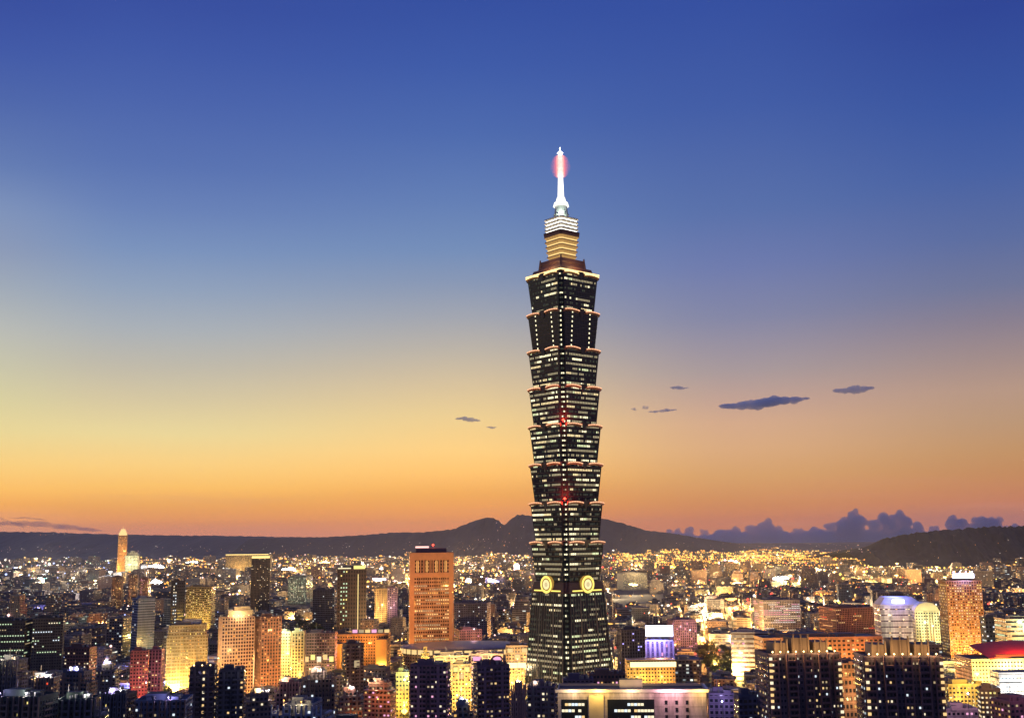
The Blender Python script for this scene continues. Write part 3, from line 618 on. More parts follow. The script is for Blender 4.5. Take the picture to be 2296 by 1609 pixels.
panel(h, 'light_column', glow('column_yellow', (1, .74, .3), 1.1), h['w'] * .22, h['h'] * .52, 1.5, h['h'] * .8)
h = B('dark column tower', 'dark narrow tower with one column of pale windows left of the golden block', 'tower', 380, 416, 1303, 1800, 1398, 15, .9, (.07, .07, .08), lit=.7, mode='cols', cols=[.2, .32], wins=('pale', 'cool'), bay=3.2, fh=4.6)
h = B('golden block', 'golden yellow block behind the big golden hotel, beside the dark narrow tower', 'building', 420, 476, 1316, 1850, 1392, 0, .7, (.46, .36, .18), lit=.35, wins=('warm', 'yellow'), floods=[(.35, 26, 14, 120000, 'gold'), (-.5, 20, 12, 22000, 'amber')], relief='slabs')
h = B('blue striped tower', 'blue-grey tower with a pale horizontally striped right face', 'tower', 293, 346, 1342, 1450, 1426, 40, .9, (.20, .26, .36), glass=(.05, .09, .14), lit=.06, wu=.95, wv=.5, wins=('cool', 'dim'), relief='slabs', floods=[(1.1, 18, 16, 42000, 'amber')])
h = B('orange office tower', 'tall orange-lit office tower with a red beacon and a tall top row of openings', 'office tower', 912, 1017, 1240, 1350, 1442, 7, .75, (.45, .27, .16), glass=(.05, .02, .02), lit=.42, mode='rows', wins=('warm', 'dim', 'amber', 'warm', 'dim'), bay=2.6, fh=4.1, wu=.7, wv=.52, floods=[(-1.35, 24, 8, 120000, 'sodium'), (0, 34, 6, 70000, 'sodium'), (1.3, 30, 10, 60000, 'sodium'), (-.8, 60, 80, 100000, 'orange'), (.8, 62, 100, 100000, 'sodium')], skip=8)
X = h['w'] / 2
b = MB()
for sx in (-1, 1): b.box((sx * (X - 2.6), -h['d'] / 2 - .5, h['h'] / 2 + .5), (5.6, 1.2, h['h'] + 1), 0)
b.box((0, -h['d'] / 2 - .5, h['h'] - 3), (h['w'] - 10.8, 1.15, 8), 0); b.box((0, -h['d'] / 2 - .5, h['h'] - 25), (h['w'] - 10.8, 1.15, 5), 0)
for i in range(11):
    x = -X + 5.4 + (i + .5) * (h['w'] - 10.8) / 11; b.box((x - (h['w'] - 10.8) / 22, -h['d'] / 2 - .4, h['h'] - 15), (1.1, 1.0, 16), 0)
b.build('stone_frame', plain('orange_granite', (.46, .25, .14), .7), h['root'])
for i in range(10):
    x = -X + 5.4 + (i + 1) * (h['w'] - 10.8) / 11 - .0
    b = MB(); b.box((0, 0, 0), (2.5, .3, 13), 0); b.build('tall_opening', [plain('opening_dark', (.03, .012, .01), .4)] if i % 3 else [WIN['amber']], h['root'], (x + 2.1 - 2.1, -h['d'] / 2 - .28, h['h'] - 15))
b = MB(); b.box((0, 0, h['h'] + 3), (h['w'] * .7, h['d'] * .6, 6), 0); b.build('plant_room', plain('plant_purple', (.10, .06, .09), .8), h['root'])
panel(h, 'roof_sign', glow('sign_rose', (1, .55, .5), 1.6), -X * .42, h['h'] + 7.5, 16, 2.2, out=-h['d'] * .3)
b = MB(); b.bar((X * .1, 0, h['h'] + 6), (X * .1, 0, h['h'] + 9.5), .2, 0); b.ball((X * .1, 0, h['h'] + 10), 1.3, 1); b.build('beacon', [STEEL, LAMPM['red']], h['root']); light(h['root'], (X * .1, -4, h['h'] + 11.5), 14000, (1, .05, .05), .6)
h = B('beige stub', 'small plain beige lit block left of the orange office tower', 'building', 841, 868, 1320, 1900, 1358, 0, .8, (.5, .38, .2), lit=.0, floods=[(0, 25, 50, 60000, 'amber')])
h = B('purple stub', 'small mauve block with vertical stripes right of the plain beige block', 'building', 870, 890, 1318, 1880, 1358, 0, .8, (.3, .22, .28), lit=.1, relief='fins', floods=[(0, 20, 50, 16000, 'pink')])
# --- golden hotels
h = B('golden hotel', 'broad golden-lit hotel block with a window grid, brightest at its foot', 'hotel', 370, 466, 1402, 1150, 1545, 16, .45, beige, glass=(.26, .17, .07), lit=.30, wins=('warm', 'dim', 'yellow', 'dim', 'amber'), bay=2.6, fh=3.3, wu=.5, wv=.42, relief='slabs', floods=[(-.6, 20, 8, 90000, 'sodium'), (.5, 18, 8, 110000, 'gold'), (0, 45, 40, 40000, 'gold'), (-1.4, 20, 40, 20000, 'green')], tiers=[(1, 1, .86), (.93, .95, 1)])
panel(h, 'roof_pergola', plain('pergola_white', (.6, .56, .52), .6), 4, h['h'] + 4, 18, 5, out=-6)
h = B('crowned hotel', 'peach-lit hotel tower with a golden crown and a bright yellow left edge', 'hotel', 490, 568, 1384, 1120, 1512, 28, .42, (.46, .30, .20), glass=(.05, .025, .03), lit=.11, mode='rand', wins=('warm', 'amber', 'dim'), bay=2.7, fh=3.3, wu=.66, wv=.55, floods=[(-1.5, 16, 8, 42000, 'gold'), (-1.5, 22, 50, 40000, 'warm'), (.6, 20, 5, 90000, 'sodium'), (.2, 45, 50, 36000, 'amber')], relief='grid')
b = MB(); b.box((2, 0, h['h'] + 3.5), (h['w'] * .75, h['d'] * .8, 7), 0); b.box((4, 0, h['h'] + 8.5), (h['w'] * .5, h['d'] * .6, 4), 0); b.build('crown', plain('crown_stone', (.5, .38, .22), .7), h['root']); lamps_on(h, 5, 'warm', h['h'] + 2.2, .45, along=.8)
light(h['root'], (0, -h['d'] / 2 - 5, h['h'] + 2), 12000, LC['warm'], 1)
h = B('brown tower', 'brown-orange tower with a dark left side right of the crowned hotel', 'tower', 571, 629, 1384, 1130, 1515, 32, .8, (.34, .18, .11), lit=.16, wins=('amber', 'dim', 'warm'), relief='fins', floods=[(.5, 18, 70, 18000, 'amber'), (.6, 20, 10, 42000, 'sodium'), (.9, 34, 40, 36000, 'orange')])
lamps_on(h, 3, 'warm', h['h'] + .5, .6)
h = B('red tower', 'red-lit apartment tower beside the golden hotel', 'apartment tower', 290, 334, 1460, 1090, 1540, 12, .8, (.38, .15, .13), lit=.2, wins=('warm', 'pale', 'dim'), floods=[(0, 18, 12, 14000, 'red'), (.4, 26, 36, 9000, 'orange')])
h = B('mauve tower', 'dim mauve tower between the red tower and the golden hotel', 'apartment tower', 336, 364, 1457, 1100, 1540, 0, .8, (.26, .12, .16), lit=.12, relief='fins', floods=[(0, 24, 30, 9000, 'pink')])
# --- bright quarter left of centre
h = B('bright slab', 'blazing pale yellow slab facade lit from its foot and top', 'building', 629, 652, 1418, 1200, 1492, 0, .8, (.62, .56, .38), lit=.0, floods=[(0, 14, 40, 60000, 'gold'), (0, 14, 66, 40000, 'green')])
h = B('pillared slab', 'pale yellow lit block with dark vertical slots right of the blazing slab', 'building', 656, 682, 1416, 1190, 1492, 0, .8, (.62, .5, .3), lit=.2, relief='fins', floods=[(0, 15, 20, 42000, 'gold')])
h = B('purple terrace block', 'mauve stepped block over a row of bright yellow shop fronts', 'building', 683, 752, 1420, 1230, 1492, 0, .5, (.22, .14, .18), lit=.22, wins=('pink', 'warm', 'dim', 'amber'), relief='slabs', floods=[(-.4, 14, 6, 40000, 'gold'), (.5, 14, 6, 40000, 'gold')])
for i in range(5): panel(h, 'shop_front', WIN[('warm', 'yellow', 'pale')[i % 3]], (-.8 + i * .4) * h['w'] / 2, h['h'] - 26 + (i % 2) * 2, 4.6, 5.5)
# portal-shaped building
h = B('portal block', 'orange portal-shaped building with two lit wings around a dark tower', 'building', 752, 872, 1422, 1270, 1482, 0, .4, (.50, .30, .12), lit=.0, roof='bare', floods=[(-.85, 12, 14, 36000, 'sodium'), (.8, 13, 20, 60000, 'gold'), (.2, 26, 44, 46000, 'orange'), (-.4, 30, 40, 30000, 'orange')])
b = MB(); b.box((-h['w'] * .42, -h['d'] / 2 - 9, h['h'] / 2 - 4), (h['w'] * .15, 18, h['h'] - 8), 0, 1); b.box((h['w'] * .39, -h['d'] / 2 - 6, h['h'] / 2 - 2), (h['w'] * .2, 12, h['h'] - 4), 0, 1); b.build('wing', [plain('portal_orange', (.52, .33, .12), .8), ROOF], h['root'])
for i in range(6): panel(h, 'roof_sign', WIN[('pink', 'dim', 'warm')[i % 3]], (-.3 + i * .24) * h['w'] / 2, h['h'] + 3.2, 5.5, 3.6, out=-h['d'] / 2)
h = B('tower inside portal', 'dark narrow tower with a square lit emblem standing before the portal building', 'apartment tower', 764, 816, 1444, 1050, 1545, 25, .9, (.10, .07, .08), lit=.14, wins=('dim', 'pale', 'amber'), relief='balcony')
panel(h, 'square_emblem', WIN['dim'], h['w'] * .1, h['h'] - 17, 5, 6)
h = B('pearl gate tower', 'yellow lit ornate narrow building with a pointed top left of the dark low dome', 'building', 938, 968, 1452, 1120, 1510, 0, .8, (.55, .42, .2), lit=.4, wins=('yellow', 'warm', 'pink'), tiers=[(1, 1, .8), (.6, .6, .92), (.25, .25, 1)], roof='bare', floods=[(0, 12, 40, 30000, 'gold')])
# --- low dome
p = at(1045, 1438, 1290); r_ = 74
root = empty('domed_hall', (p.x, 1290, 0), 0, 'low dark domed hall below the orange office tower', 'domed hall'); b = MB()
K = 40
for j in range(7):
    a0, a1 = j / 7 * math.pi / 2, (j + 1) / 7 * math.pi / 2
    for i in range(K):
        t0, t1 = 2 * math.pi * i / K, 2 * math.pi * (i + 1) / K
        P = lambda t, a: (r_ * math.cos(a) * math.cos(t), 45 * math.cos(a) * math.sin(t), 40 + (p.z - 40) * math.sin(a))
        b.face((P(t0, a0), P(t1, a0), P(t1, a1), P(t0, a1)))
b.build('dome_roof', plain('dome_metal', (.13, .13, .17), .45, .3), root)
b = MB(); b.prism([(r_ * .97 * math.cos(2 * math.pi * i / K), 43 * math.sin(2 * math.pi * i / K), 0) for i in range(K)], [(r_ * .97 * math.cos(2 * math.pi * i / K), 43 * math.sin(2 * math.pi * i / K), 40) for i in range(K)], 0); b.build('drum_wall', facade('facade_dome', (.3, .25, .2), bay=4), root)
b = MB()
for i in range(K):
    t0, t1 = 2 * math.pi * i / K, 2 * math.pi * (i + .8) / K
    if math.sin(t0) < 0: b.face(((r_ * .985 * math.cos(t0), 43.8 * math.sin(t0), 34), (r_ * .985 * math.cos(t1), 43.8 * math.sin(t1), 34), (r_ * .985 * math.cos(t1), 43.8 * math.sin(t1), 39), (r_ * .985 * math.cos(t0), 43.8 * math.sin(t0), 39)))
b.build('clerestory', WIN['warm'], root)
HEROES.append(dict(short='low dark dome', x0=958, x1=1132, yt=1438, D=1250, vis=1470, cx=1045, pos=(p.x, 1290), rad=78, root=root, w=148, d=90, h=p.z, yaw=0))
# --- department stores under the tower's left side
for (x0, x1, yt, D, sh, lb, wl, wn, fl, sg) in (
    (972, 1050, 1470, 1130, 'cream store', 'cream store block with bright yellow fascia below the low dark dome', (.6, .5, .34), ('yellow', 'warm'), 'gold', 'yellow'),
    (1056, 1128, 1466, 1140, 'pink store', 'peach store block with pink lit panels right of the cream store', (.55, .40, .32), ('pink', 'warm', 'pale'), 'warm', 'pink'),
    (1134, 1186, 1448, 1090, 'glowing store', 'glowing orange and yellow store with a bright ledge beside the tall tower', (.52, .36, .22), ('warm', 'yellow'), 'gold', 'warm'),
    (1014, 1056, 1490, 1010, 'yellow lane house', 'yellow-lit house in the gap between two dark near towers', (.55, .42, .22), ('yellow', 'warm'), 'gold', 'yellow')):
    h = B(sh, lb, 'store', x0, x1, yt, D, 1530, 0, .7, wl, lit=.35, wins=wn, floods=[(-.5, 14, 22, 30000, fl), (.5, 15, 30, 34000, 'sodium'), (0, 16, 48, 22000, 'warm')])
    for i in range(3): panel(h, 'lit_fascia', WIN[sg if i != 1 else 'warm'], (-.62 + i * .62) * h['w'] / 2, h['h'] - 3.5 - (i % 2) * 6, h['w'] * .24, 4)
    if sh == 'glowing store': panel(h, 'bright_ledge', glow('ledge', (1, .78, .34), 2.2, True), 0, h['h'] - 17, h['w'], 5, out=1)
h = B('ochre street house', 'ochre-lit narrow house with a blazing lamp before its facade', 'house', 888, 917, 1508, 900, 1606, 0, .8, (.52, .38, .14), lit=.25, wins=('yellow', 'amber'), floods=[(.3, 9, 32, 26000, 'gold'), (.5, 9, 52, 16000, 'green')])
b = MB(); b.ball((0, 0, 0), 2.6, 0); b.build('street_globe', LAMPM['yellow'], h['root'], (h['w'] * .2, -h['d'] / 2 - 3, h['h'] - 28))
# --- right of the tower
h = B('sign-topped block', 'striped pale block with a large blue-white sign glowing on its roof', 'office building', 1447, 1513, 1436, 1080, 1512, -6, .7, (.46, .34, .36), glass=(.10, .06, .10), lit=.12, bay=4.2, fh=4, wu=.45, wv=.92, wins=('pink', 'dim'), relief='fins', floods=[(0, 18, 46, 24000, 'pink')])
panel(h, 'roof_sign', glow('sign_bluewhite', (.80, .80, 1), 5, True), 0, h['h'] + 9.5, h['w'] * .98, 10)
b = MB(); 
for i in range(5): b.bar((-.45 * h['w'] + i * .225 * h['w'], -h['d'] / 2 + .8, h['h']), (-.45 * h['w'] + i * .225 * h['w'], -h['d'] / 2 + .4, h['h'] + 5), .2)
b.build('sign_posts', STEEL, h['root'])
light(h['root'], (-3, -h['d'] / 2 - 7, h['h'] + 9), 150000, LC['blue'], 2)
h2 = B('glowing podium', 'low podium with a glowing gold band below the blue-white roof sign', 'podium', 1404, 1512, 1480, 1050, 1515, 0, .4, (.55, .38, .18), lit=.1, floods=[(-.5, 12, 30, 26000, 'gold'), (.5, 12, 30, 26000, 'sodium')], roof='bare')
panel(h2, 'bright_ledge', glow('ledge', (1, .78, .34), 2.2, True), 2, h2['h'] - 3, h2['w'] * .95, 4.5, out=.6)
B('dark slab by sign', 'dark blue-black office slab just left of the blue-white roof sign', 'office building', 1386, 1445, 1412, 1160, 1475, 10, .7, (.06, .06, .09), lit=.06, wins=('dim', 'violet'), relief='fins')
h = B('white banded hall', 'white building with long horizontal window bands right of the dark park', 'office building', 1638, 1728, 1418, 1260, 1500, -10, .6, (.52, .48, .48), glass=(.10, .06, .06), lit=.25, fh=5, wu=1.0, wv=.42, wins=('warm', 'pink', 'dim'), relief='slabs', floods=[(-.5, 16, 30, 28000, 'warm'), (.6, 18, 40, 24000, 'orange')])
h = B('long orange store', 'long low orange-lit department store behind the two dark near towers', 'store', 1700, 1975, 1428, 1230, 1492, 3, .35, (.46, .26, .16), lit=.12, wins=('warm', 'amber', 'pale'), fh=4.5, bay=5, floods=[(-.8, 16, 24, 42000, 'sodium'), (-.3, 20, 34, 42000, 'orange'), (.15, 18, 24, 44000, 'sodium'), (.65, 20, 34, 42000, 'orange')])
for i in range(4): panel(h, 'lit_fascia', WIN[('yellow', 'pale', 'warm', 'yellow')[i]], (-.85 + i * .3) * h['w'] / 2, h['h'] - 15 + (i % 2) * 3, 11, 6)
h = B('white slanted tower', 'white tower with blue roof lights, dark bands and a cream arched end', 'office tower', 1970, 2072, 1356, 1300, 1442, -4, .6, (.66, .60, .62), glass=(.10, .06, .10), lit=.10, fh=6.5, wu=.96, wv=.22, wins=('warm', 'pale'), roof='bare', floods=[(0, 24, 14, 70000, 'warm'), (-.3, 30, 66, 16000, 'warm')], relief='none')
X, Yh = h['w'] / 2, h['d'] / 2
b = MB(); b.prism([(-X, -Yh, h['h']), (X, -Yh, h['h']), (X, Yh, h['h']), (-X, Yh, h['h'])], [(-X * .72, -Yh * .7, h['h'] + 9), (X * .5, -Yh * .7, h['h'] + 9), (X * .5, Yh * .8, h['h'] + 9), (-X * .72, Yh * .8, h['h'] + 9)], 0); b.build('slanted_roof', plain('slant_white', (.55, .55, .66), .6), h['root'])
panel(h, 'blue_roof_light', glow('roof_bluewhite', (.70, .72, 1), 4), -4, h['h'] + 4.5, 14, 4, out=-1.5); light(h['root'], (-5, -Yh - 5, h['h'] + 11), 24000, LC['blue'], 2); light(h['root'], (-6, 0, h['h'] + 18), 40000, LC['blue'], 2)
hA = B('cream arched end', 'cream lit tower end with a round arched top and vertical slots', 'tower', 2050, 2106, 1368, 1270, 1442, -8, .7, (.66, .55, .36), lit=.0, roof='bare', floods=[(-.2, 16, 26, 42000, 'warm'), (.1, 18, 60, 34000, 'green'), (.4, 14, 30, 30000, 'gold')])
X, Yh = hA['w'] / 2, hA['d'] / 2; b = MB(); K = 14
arc = [(X * math.cos(math.pi * i / K), hA['h'] + 9 * math.sin(math.pi * i / K)) for i in range(K + 1)]
for i in range(K): b.face(((arc[i][0], -Yh, arc[i][1]), (arc[i][0], Yh, arc[i][1]), (arc[i + 1][0], Yh, arc[i + 1][1]), (arc[i + 1][0], -Yh, arc[i + 1][1])))
b.face([(x, -Yh, z) for x, z in arc][::-1]); b.face([(x, Yh, z) for x, z in arc]); b.build('arched_top', plain('cream_arch', (.66, .55, .36), .7), hA['root'])
b = MB(); 
for u in (-.1, .2, .45): b.box((u * X, -Yh - .05, hA['h'] * .72), (1.1, .5, hA['h'] * .45), 0)
b.build('slot_windows', plain('slot_dark', (.16, .09, .04), .6), hA['root'])
h = B('gold grid tower', 'tall orange tower with a dense grid of gold windows and blue-white roof lights', 'tower', 2118, 2197, 1302, 1500, 1478, -3, .7, (.40, .23, .10), glass=(.06, .03, .02), lit=.62, wins=('warm', 'amber', 'amber', 'yellow', 'pale'), bay=3.3, fh=3.6, wu=.6, wv=.5, floods=[(-.9, 24, 8, 110000, 'sodium'), (.2, 26, 8, 90000, 'sodium'), (-.6, 50, 70, 55000, 'orange')], relief='grid')
panel(h, 'roof_sign', glow('roof_bluewhite', (.70, .72, 1), 4), 0, h['h'] + 7, h['w'] * .62, 6); light(h['root'], (0, -h['d'] / 2 - 5, h['h'] + 9), 70000, LC['blue'], 2)
lamps_on(h, 4, 'violet', h['h'] + 12, .9, along=.7)
h = B('grey slotted tower', 'dark grey narrow tower with rows of small white windows', 'tower', 2206, 2242, 1385, 1400, 1452, 0, .8, (.10, .11, .11), lit=.5, wins=('cool', 'pale', 'cool'), bay=4, fh=5.4, wv=.4)
h = B('shining store', 'bright greenish-white lit store with terraces at the right edge', 'store', 2250, 2350, 1388, 1260, 1452, 0, .6, (.5, .36, .24), lit=.5, mode='rows', wins=('pale', 'warm', 'green'), fh=5, wu=1.0, wv=.4, relief='slabs', floods=[(-.8, 18, 40, 34000, 'orange'), (-.1, 16, 60, 60000, 'green'), (.5, 20, 50, 30000, 'green')])
panel(h, 'lit_front', glow('front_greenwhite', (.86, 1, .80), 2.6, True), h['w'] * .12, h['h'] - 9, h['w'] * .5, 9)
# red canopy hall
h = B('red canopy hall', 'low glaring yellow hall under a broad red curved canopy at the right edge', 'hall', 2170, 2420, 1476, 1020, 1520, 0, .4, (.62, .54, .34), lit=.0, roof='bare', floods=[(-.8, 15, 34, 80000, 'gold'), (-.3, 14, 36, 90000, 'warm'), (.2, 14, 36, 80000, 'gold')])
X, Yh = h['w'] / 2, h['d'] / 2; b = MB(); K = 20
for i in range(K):
    t0, t1 = i / K, (i + 1) / K; cv = lambda t: h['h'] + 2 + 7 * math.sin(math.pi * (.15 + .75 * t)); x0_, x1_ = -X * .72 + 1.8 * X * t0, -X * .72 + 1.8 * X * t1
    b.face(((x0_, -Yh - 6, cv(t0) - 3), (x1_, -Yh - 6, cv(t1) - 3), (x1_, Yh, cv(t1) + 4), (x0_, Yh, cv(t0) + 4))); b.face(((x0_, -Yh - 6, cv(t0) - 4.4), (x1_, -Yh - 6, cv(t1) - 4.4), (x1_, -Yh - 6, cv(t1) - 3), (x0_, -Yh - 6, cv(t0) - 3)))
b.build('red_canopy', plain('canopy_red', (.60, .07, .03), .6), h['root'])
panel(h, 'red_edge_light', glow('edge_red', (1, .20, .05), .9), X * .18, h['h'] + 4.6, h['w'] * .8, 1.6, out=7)
light(h['root'], (-X * .2, -Yh - 9, h['h'] + 16), 26000, LC['red'], 2); light(h['root'], (X * .5, -Yh - 9, h['h'] + 16), 26000, LC['red'], 2)
h = B('yellow awning house', 'low house with a yellow-lit terrace below the gold grid tower', 'house', 2122, 2205, 1534, 900, 1585, 0, .6, (.55, .42, .14), lit=.3, wins=('yellow', 'warm'), floods=[(0, 12, 46, 26000, 'gold'), (-.6, 10, 30, 12000, 'amber')])
h = B('lit window block', 'block with a full grid of yellow windows at the lower right', 'apartment block', 2196, 2246, 1545, 800, 1612, -12, .8, (.22, .15, .12), lit=.75, wins=('warm', 'yellow', 'pale'), floods=[(0, 14, 60, 9000, 'amber')])
h = B('white terrace', 'long white-lit roof terrace at the right edge before the red canopy hall', 'hall', 2235, 2420, 1508, 880, 1545, 0, .25, (.7, .7, .68), lit=.5, mode='rows', wins=('cool', 'pale'), wu=1, wv=.3, roof='bare', floods=[(-.2, 12, 44, 30000, 'white'), (-.8, 12, 40, 16000, 'white')])
h = B('plum block', 'plum-coloured block with pink shop lights in the lower right corner', 'apartment block', 2240, 2330, 1572, 700, 1612, 14, .8, (.20, .09, .13), lit=.3, wins=('pink', 'amber', 'dim'), floods=[(-.2, 14, 70, 7000, 'pink')])
h = B('white kiosk row', 'small white-pink lit roof hut at the bottom edge right of the dark towers', 'house', 2120, 2190, 1590, 690, 1612, 0, .6, (.6, .5, .52), lit=.2, wins=('pink', 'pale'), floods=[(0, 10, 66, 6000, 'pink')])
h = B('orange low block', 'orange-lit low block in the gap between the two dark near towers', 'apartment block', 1880, 1932, 1488, 900, 1612, 0, .7, (.34, .20, .15), lit=.12, wins=('warm', 'amber'), fh=6, relief='slabs', floods=[(0, 13, 50, 16000, 'sodium'), (0, 12, 30, 10000, 'amber')])
# the two dark near residential towers
def near_tower(short, label, x0, x1, yt, D, yaw):
    h = B(short, label, 'apartment tower', x0, x1, yt, D, 1612, yaw, .62, (.13, .10, .13), lit=.16, wins=('dim', 'pale', 'cool', 'warm', 'dim'), bay=2.0, fh=3.2, wu=.55, wv=.42, relief='bays', roof='bare', trim=(.22, .12, .12))
    X, Yh = h['w'] / 2, h['d'] / 2; b = MB()
    for u, ww, hh in ((-.55, 8, 6.5), (.0, 10, 9), (.55, 8, 6.5)):
        b.box((u * X, 0, h['h'] + hh / 2), (ww, Yh * 1.2, hh), 0, 1)
        for q in (-.42, 0, .42): b.box((u * X + q * ww, -Yh * .64, h['h'] + hh / 2 + 1), (.7, .8, hh + 2), 0)
    b.build('roof_pavilion', [plain('pavilion_stone', (.17, .12, .09), .8), ROOF], h['root'])
    lamps_on(h, 9, 'warm', h['h'] + 2.0, .55, along=.96)
    for u in (-.75, -.28, .28, .75): light(h['root'], (u * X, -Yh - 1.6, h['h'] + 3.6), 3400, LC['amber'], .4)
    for c in (-1, 1):                     # lit corner balconies, one above the other
        for j in range(int(at(x0, 1615, D).z / 3.2), int(h['h'] / 3.2)):
            if random.random() < .8:
                b = MB(); b.box((0, 0, 0), (1.7, .4, 1.5), 0); b.build('balcony_light', WIN['warm' if random.random() < .7 else 'pale'], h['root'], (c * (X - 1.2), -Yh - 1.6, j * 3.2 + 1.9))
    return h
near_tower('left dark near tower', 'dark near apartment tower with lit corner balconies, before the long orange store', 1708, 1880, 1466, 640, 4)
near_tower('right dark near tower', 'dark near apartment tower with roof lamps, before the white slanted tower', 1932, 2112, 1472, 610, -5)
# long white building in front
h = B('white front block', 'long white front building with dark ribbon windows and a lit cornice', 'office building', 1250, 1585, 1546, 600, 1612, -4, .3, (.50, .42, .40), glass=(.02, .025, .03), lit=.0, fh=4.5, wu=0, roof='bare')
X, Yh = h['w'] / 2, h['d'] / 2; zt_ = h['h']
b = MB(); b.box((0, -Yh - .6, zt_ + .3), (h['w'] + 2.4, 1.6, 1.5), 0); b.box((X + .5, 0, zt_ + .3), (1.4, h['d'], 1.5), 0); b.build('cornice', plain('cornice_white', (.66, .58, .54), .7), h['root'])
b = MB(); b.box((-X * .48, -Yh - .5, zt_ / 2 - 1), (7.5, 1.2, zt_ - 2), 0); b.build('yellow_pier', plain('pier_cream', (.62, .50, .30), .7), h['root'])
for u0, u1 in ((-.95, -.60), (-.33, .30)):
    b = MB(); b.box(((u0 + u1) / 2 * X, -Yh - .15, zt_ - 14), ((u1 - u0) * X, .3, 20), 0); b.build('dark_glazing', plain('front_glass', (.015, .018, .022), .2), h['root'])
    qs = []
    for j in range(6):
        n_ = int((u1 - u0) * X / 1.7); run = False
        for i in range(n_):
            if random.random() < .35: run = random.random() < .5
            if run: qs.append((u0 * X + (i + .5) * 1.7, -Yh - .25, zt_ - 6.5 - j * 3.1, 0, 1.5, 1.3, random.choice(('pale', 'cool', 'pale', 'warm'))))
    windows(h['root'], qs)
for u in (.46, .60, .74):
    for j in range(5):
        b = MB(); b.box((0, 0, 0), (1.4, .3, 1.9), 0); b.build('small_window', plain('front_glass', (.015, .018, .022), .2), h['root'], (u * X, -Yh - .1, zt_ - 5.5 - j * 3.6))
for u, pw, cn in ((-.8, 3200, 'warm'), (-.45, 5200, 'gold'), (0, 2600, 'warm'), (.45, 3400, 'pink'), (.62, 3000, 'pink'), (.92, 3600, 'gold')): 
    light(h['root'], (u * X, -Yh - 5.5, zt_ + 1.0), pw * 1.3, LC[cn], .8)
b = MB(); b.box((0, 0, zt_ + 2.4), (12, 7, 4.8), 0, 1); b.build('roof_hut', [plain('hut_white', (.6, .52, .4), .8), ROOF], h['root'])
light(h['root'], (X * .1, 4, zt_ + 9), 3500, LC['gold'], .6)
B('violet side block', 'dim violet block with a small round emblem right of the white front building', 'office building', 1588, 1648, 1556, 640, 1612, -8, .7, (.26, .20, .32), lit=.05, floods=[(0, 10, 70, 3000, 'violet')])
B('steel-blue roof block', 'steel-blue block with a ridged pale roof left of the dark near tower', 'hall', 1650, 1706, 1560, 660, 1612, 5, .8, (.12, .13, .22), lit=.1, wins=('cool', 'dim'), relief='slabs')
B('violet roof block', 'low dark block with violet roof lights behind the white front building', 'building', 1262, 1330, 1524, 760, 1545, 0, .7, (.14, .11, .17), lit=.3, wins=('blue', 'cool'), roof='plain')
B('warm arcade', 'low brown arcade with a row of warm lights at the tower foot', 'arcade', 1320, 1402, 1512, 860, 1545, 0, .6, (.24, .14, .10), lit=.45, wins=('warm', 'amber', 'pink'), fh=4.5)
# --- near dark blocks along the bottom
dk_ = (.06, .055, .07)
h = B('left twin black tower', 'black narrow tower with one column of white balcony lights, left of its twin', 'apartment tower', 424, 482, 1498, 760, 1612, 6, .8, (.11, .08, .085), lit=.9, mode='cols', cols=[.52], wins=('pale', 'warm'), fh=4.2, relief='balcony', floods=[])
lamps_on(h, 3, 'warm', None, .5)
h = B('right twin black tower', 'black narrow tower with a green roof pavilion and scattered lights, right of its twin', 'apartment tower', 486, 548, 1504, 770, 1612, 10, .8, (.10, .10, .12), lit=.14, wins=('pale', 'warm', 'cool'), relief='balcony')
h = B('dark blunt tower', 'dark near tower with a flat rounded roof left of the arched roof tower', 'apartment tower', 920, 1008, 1492, 790, 1612, -6, .7, (.20, .12, .17), lit=.16, wins=('dim', 'pink', 'pale'), relief='balcony')
h = B('arched roof tower', 'dark near tower with a curved arch frame on its roof', 'apartment tower', 1060, 1142, 1492, 830, 1612, 12, .7, (.18, .12, .16), lit=.16, wins=('pale', 'dim', 'warm'), relief='balcony')
b = MB(); K = 12
for i in range(K):
    a0, a1 = math.pi * i / K, math.pi * (i + 1) / K; P = lambda a: (h['w'] * .14 + 5.5 * math.cos(a), -h['d'] * .3, h['h'] + .6 + 6.5 * math.sin(a)); b.bar(P(a0), P(a1), .7)
b.build('arch_frame', plain('arch_brown', (.25, .10, .06), .6), h['root'])
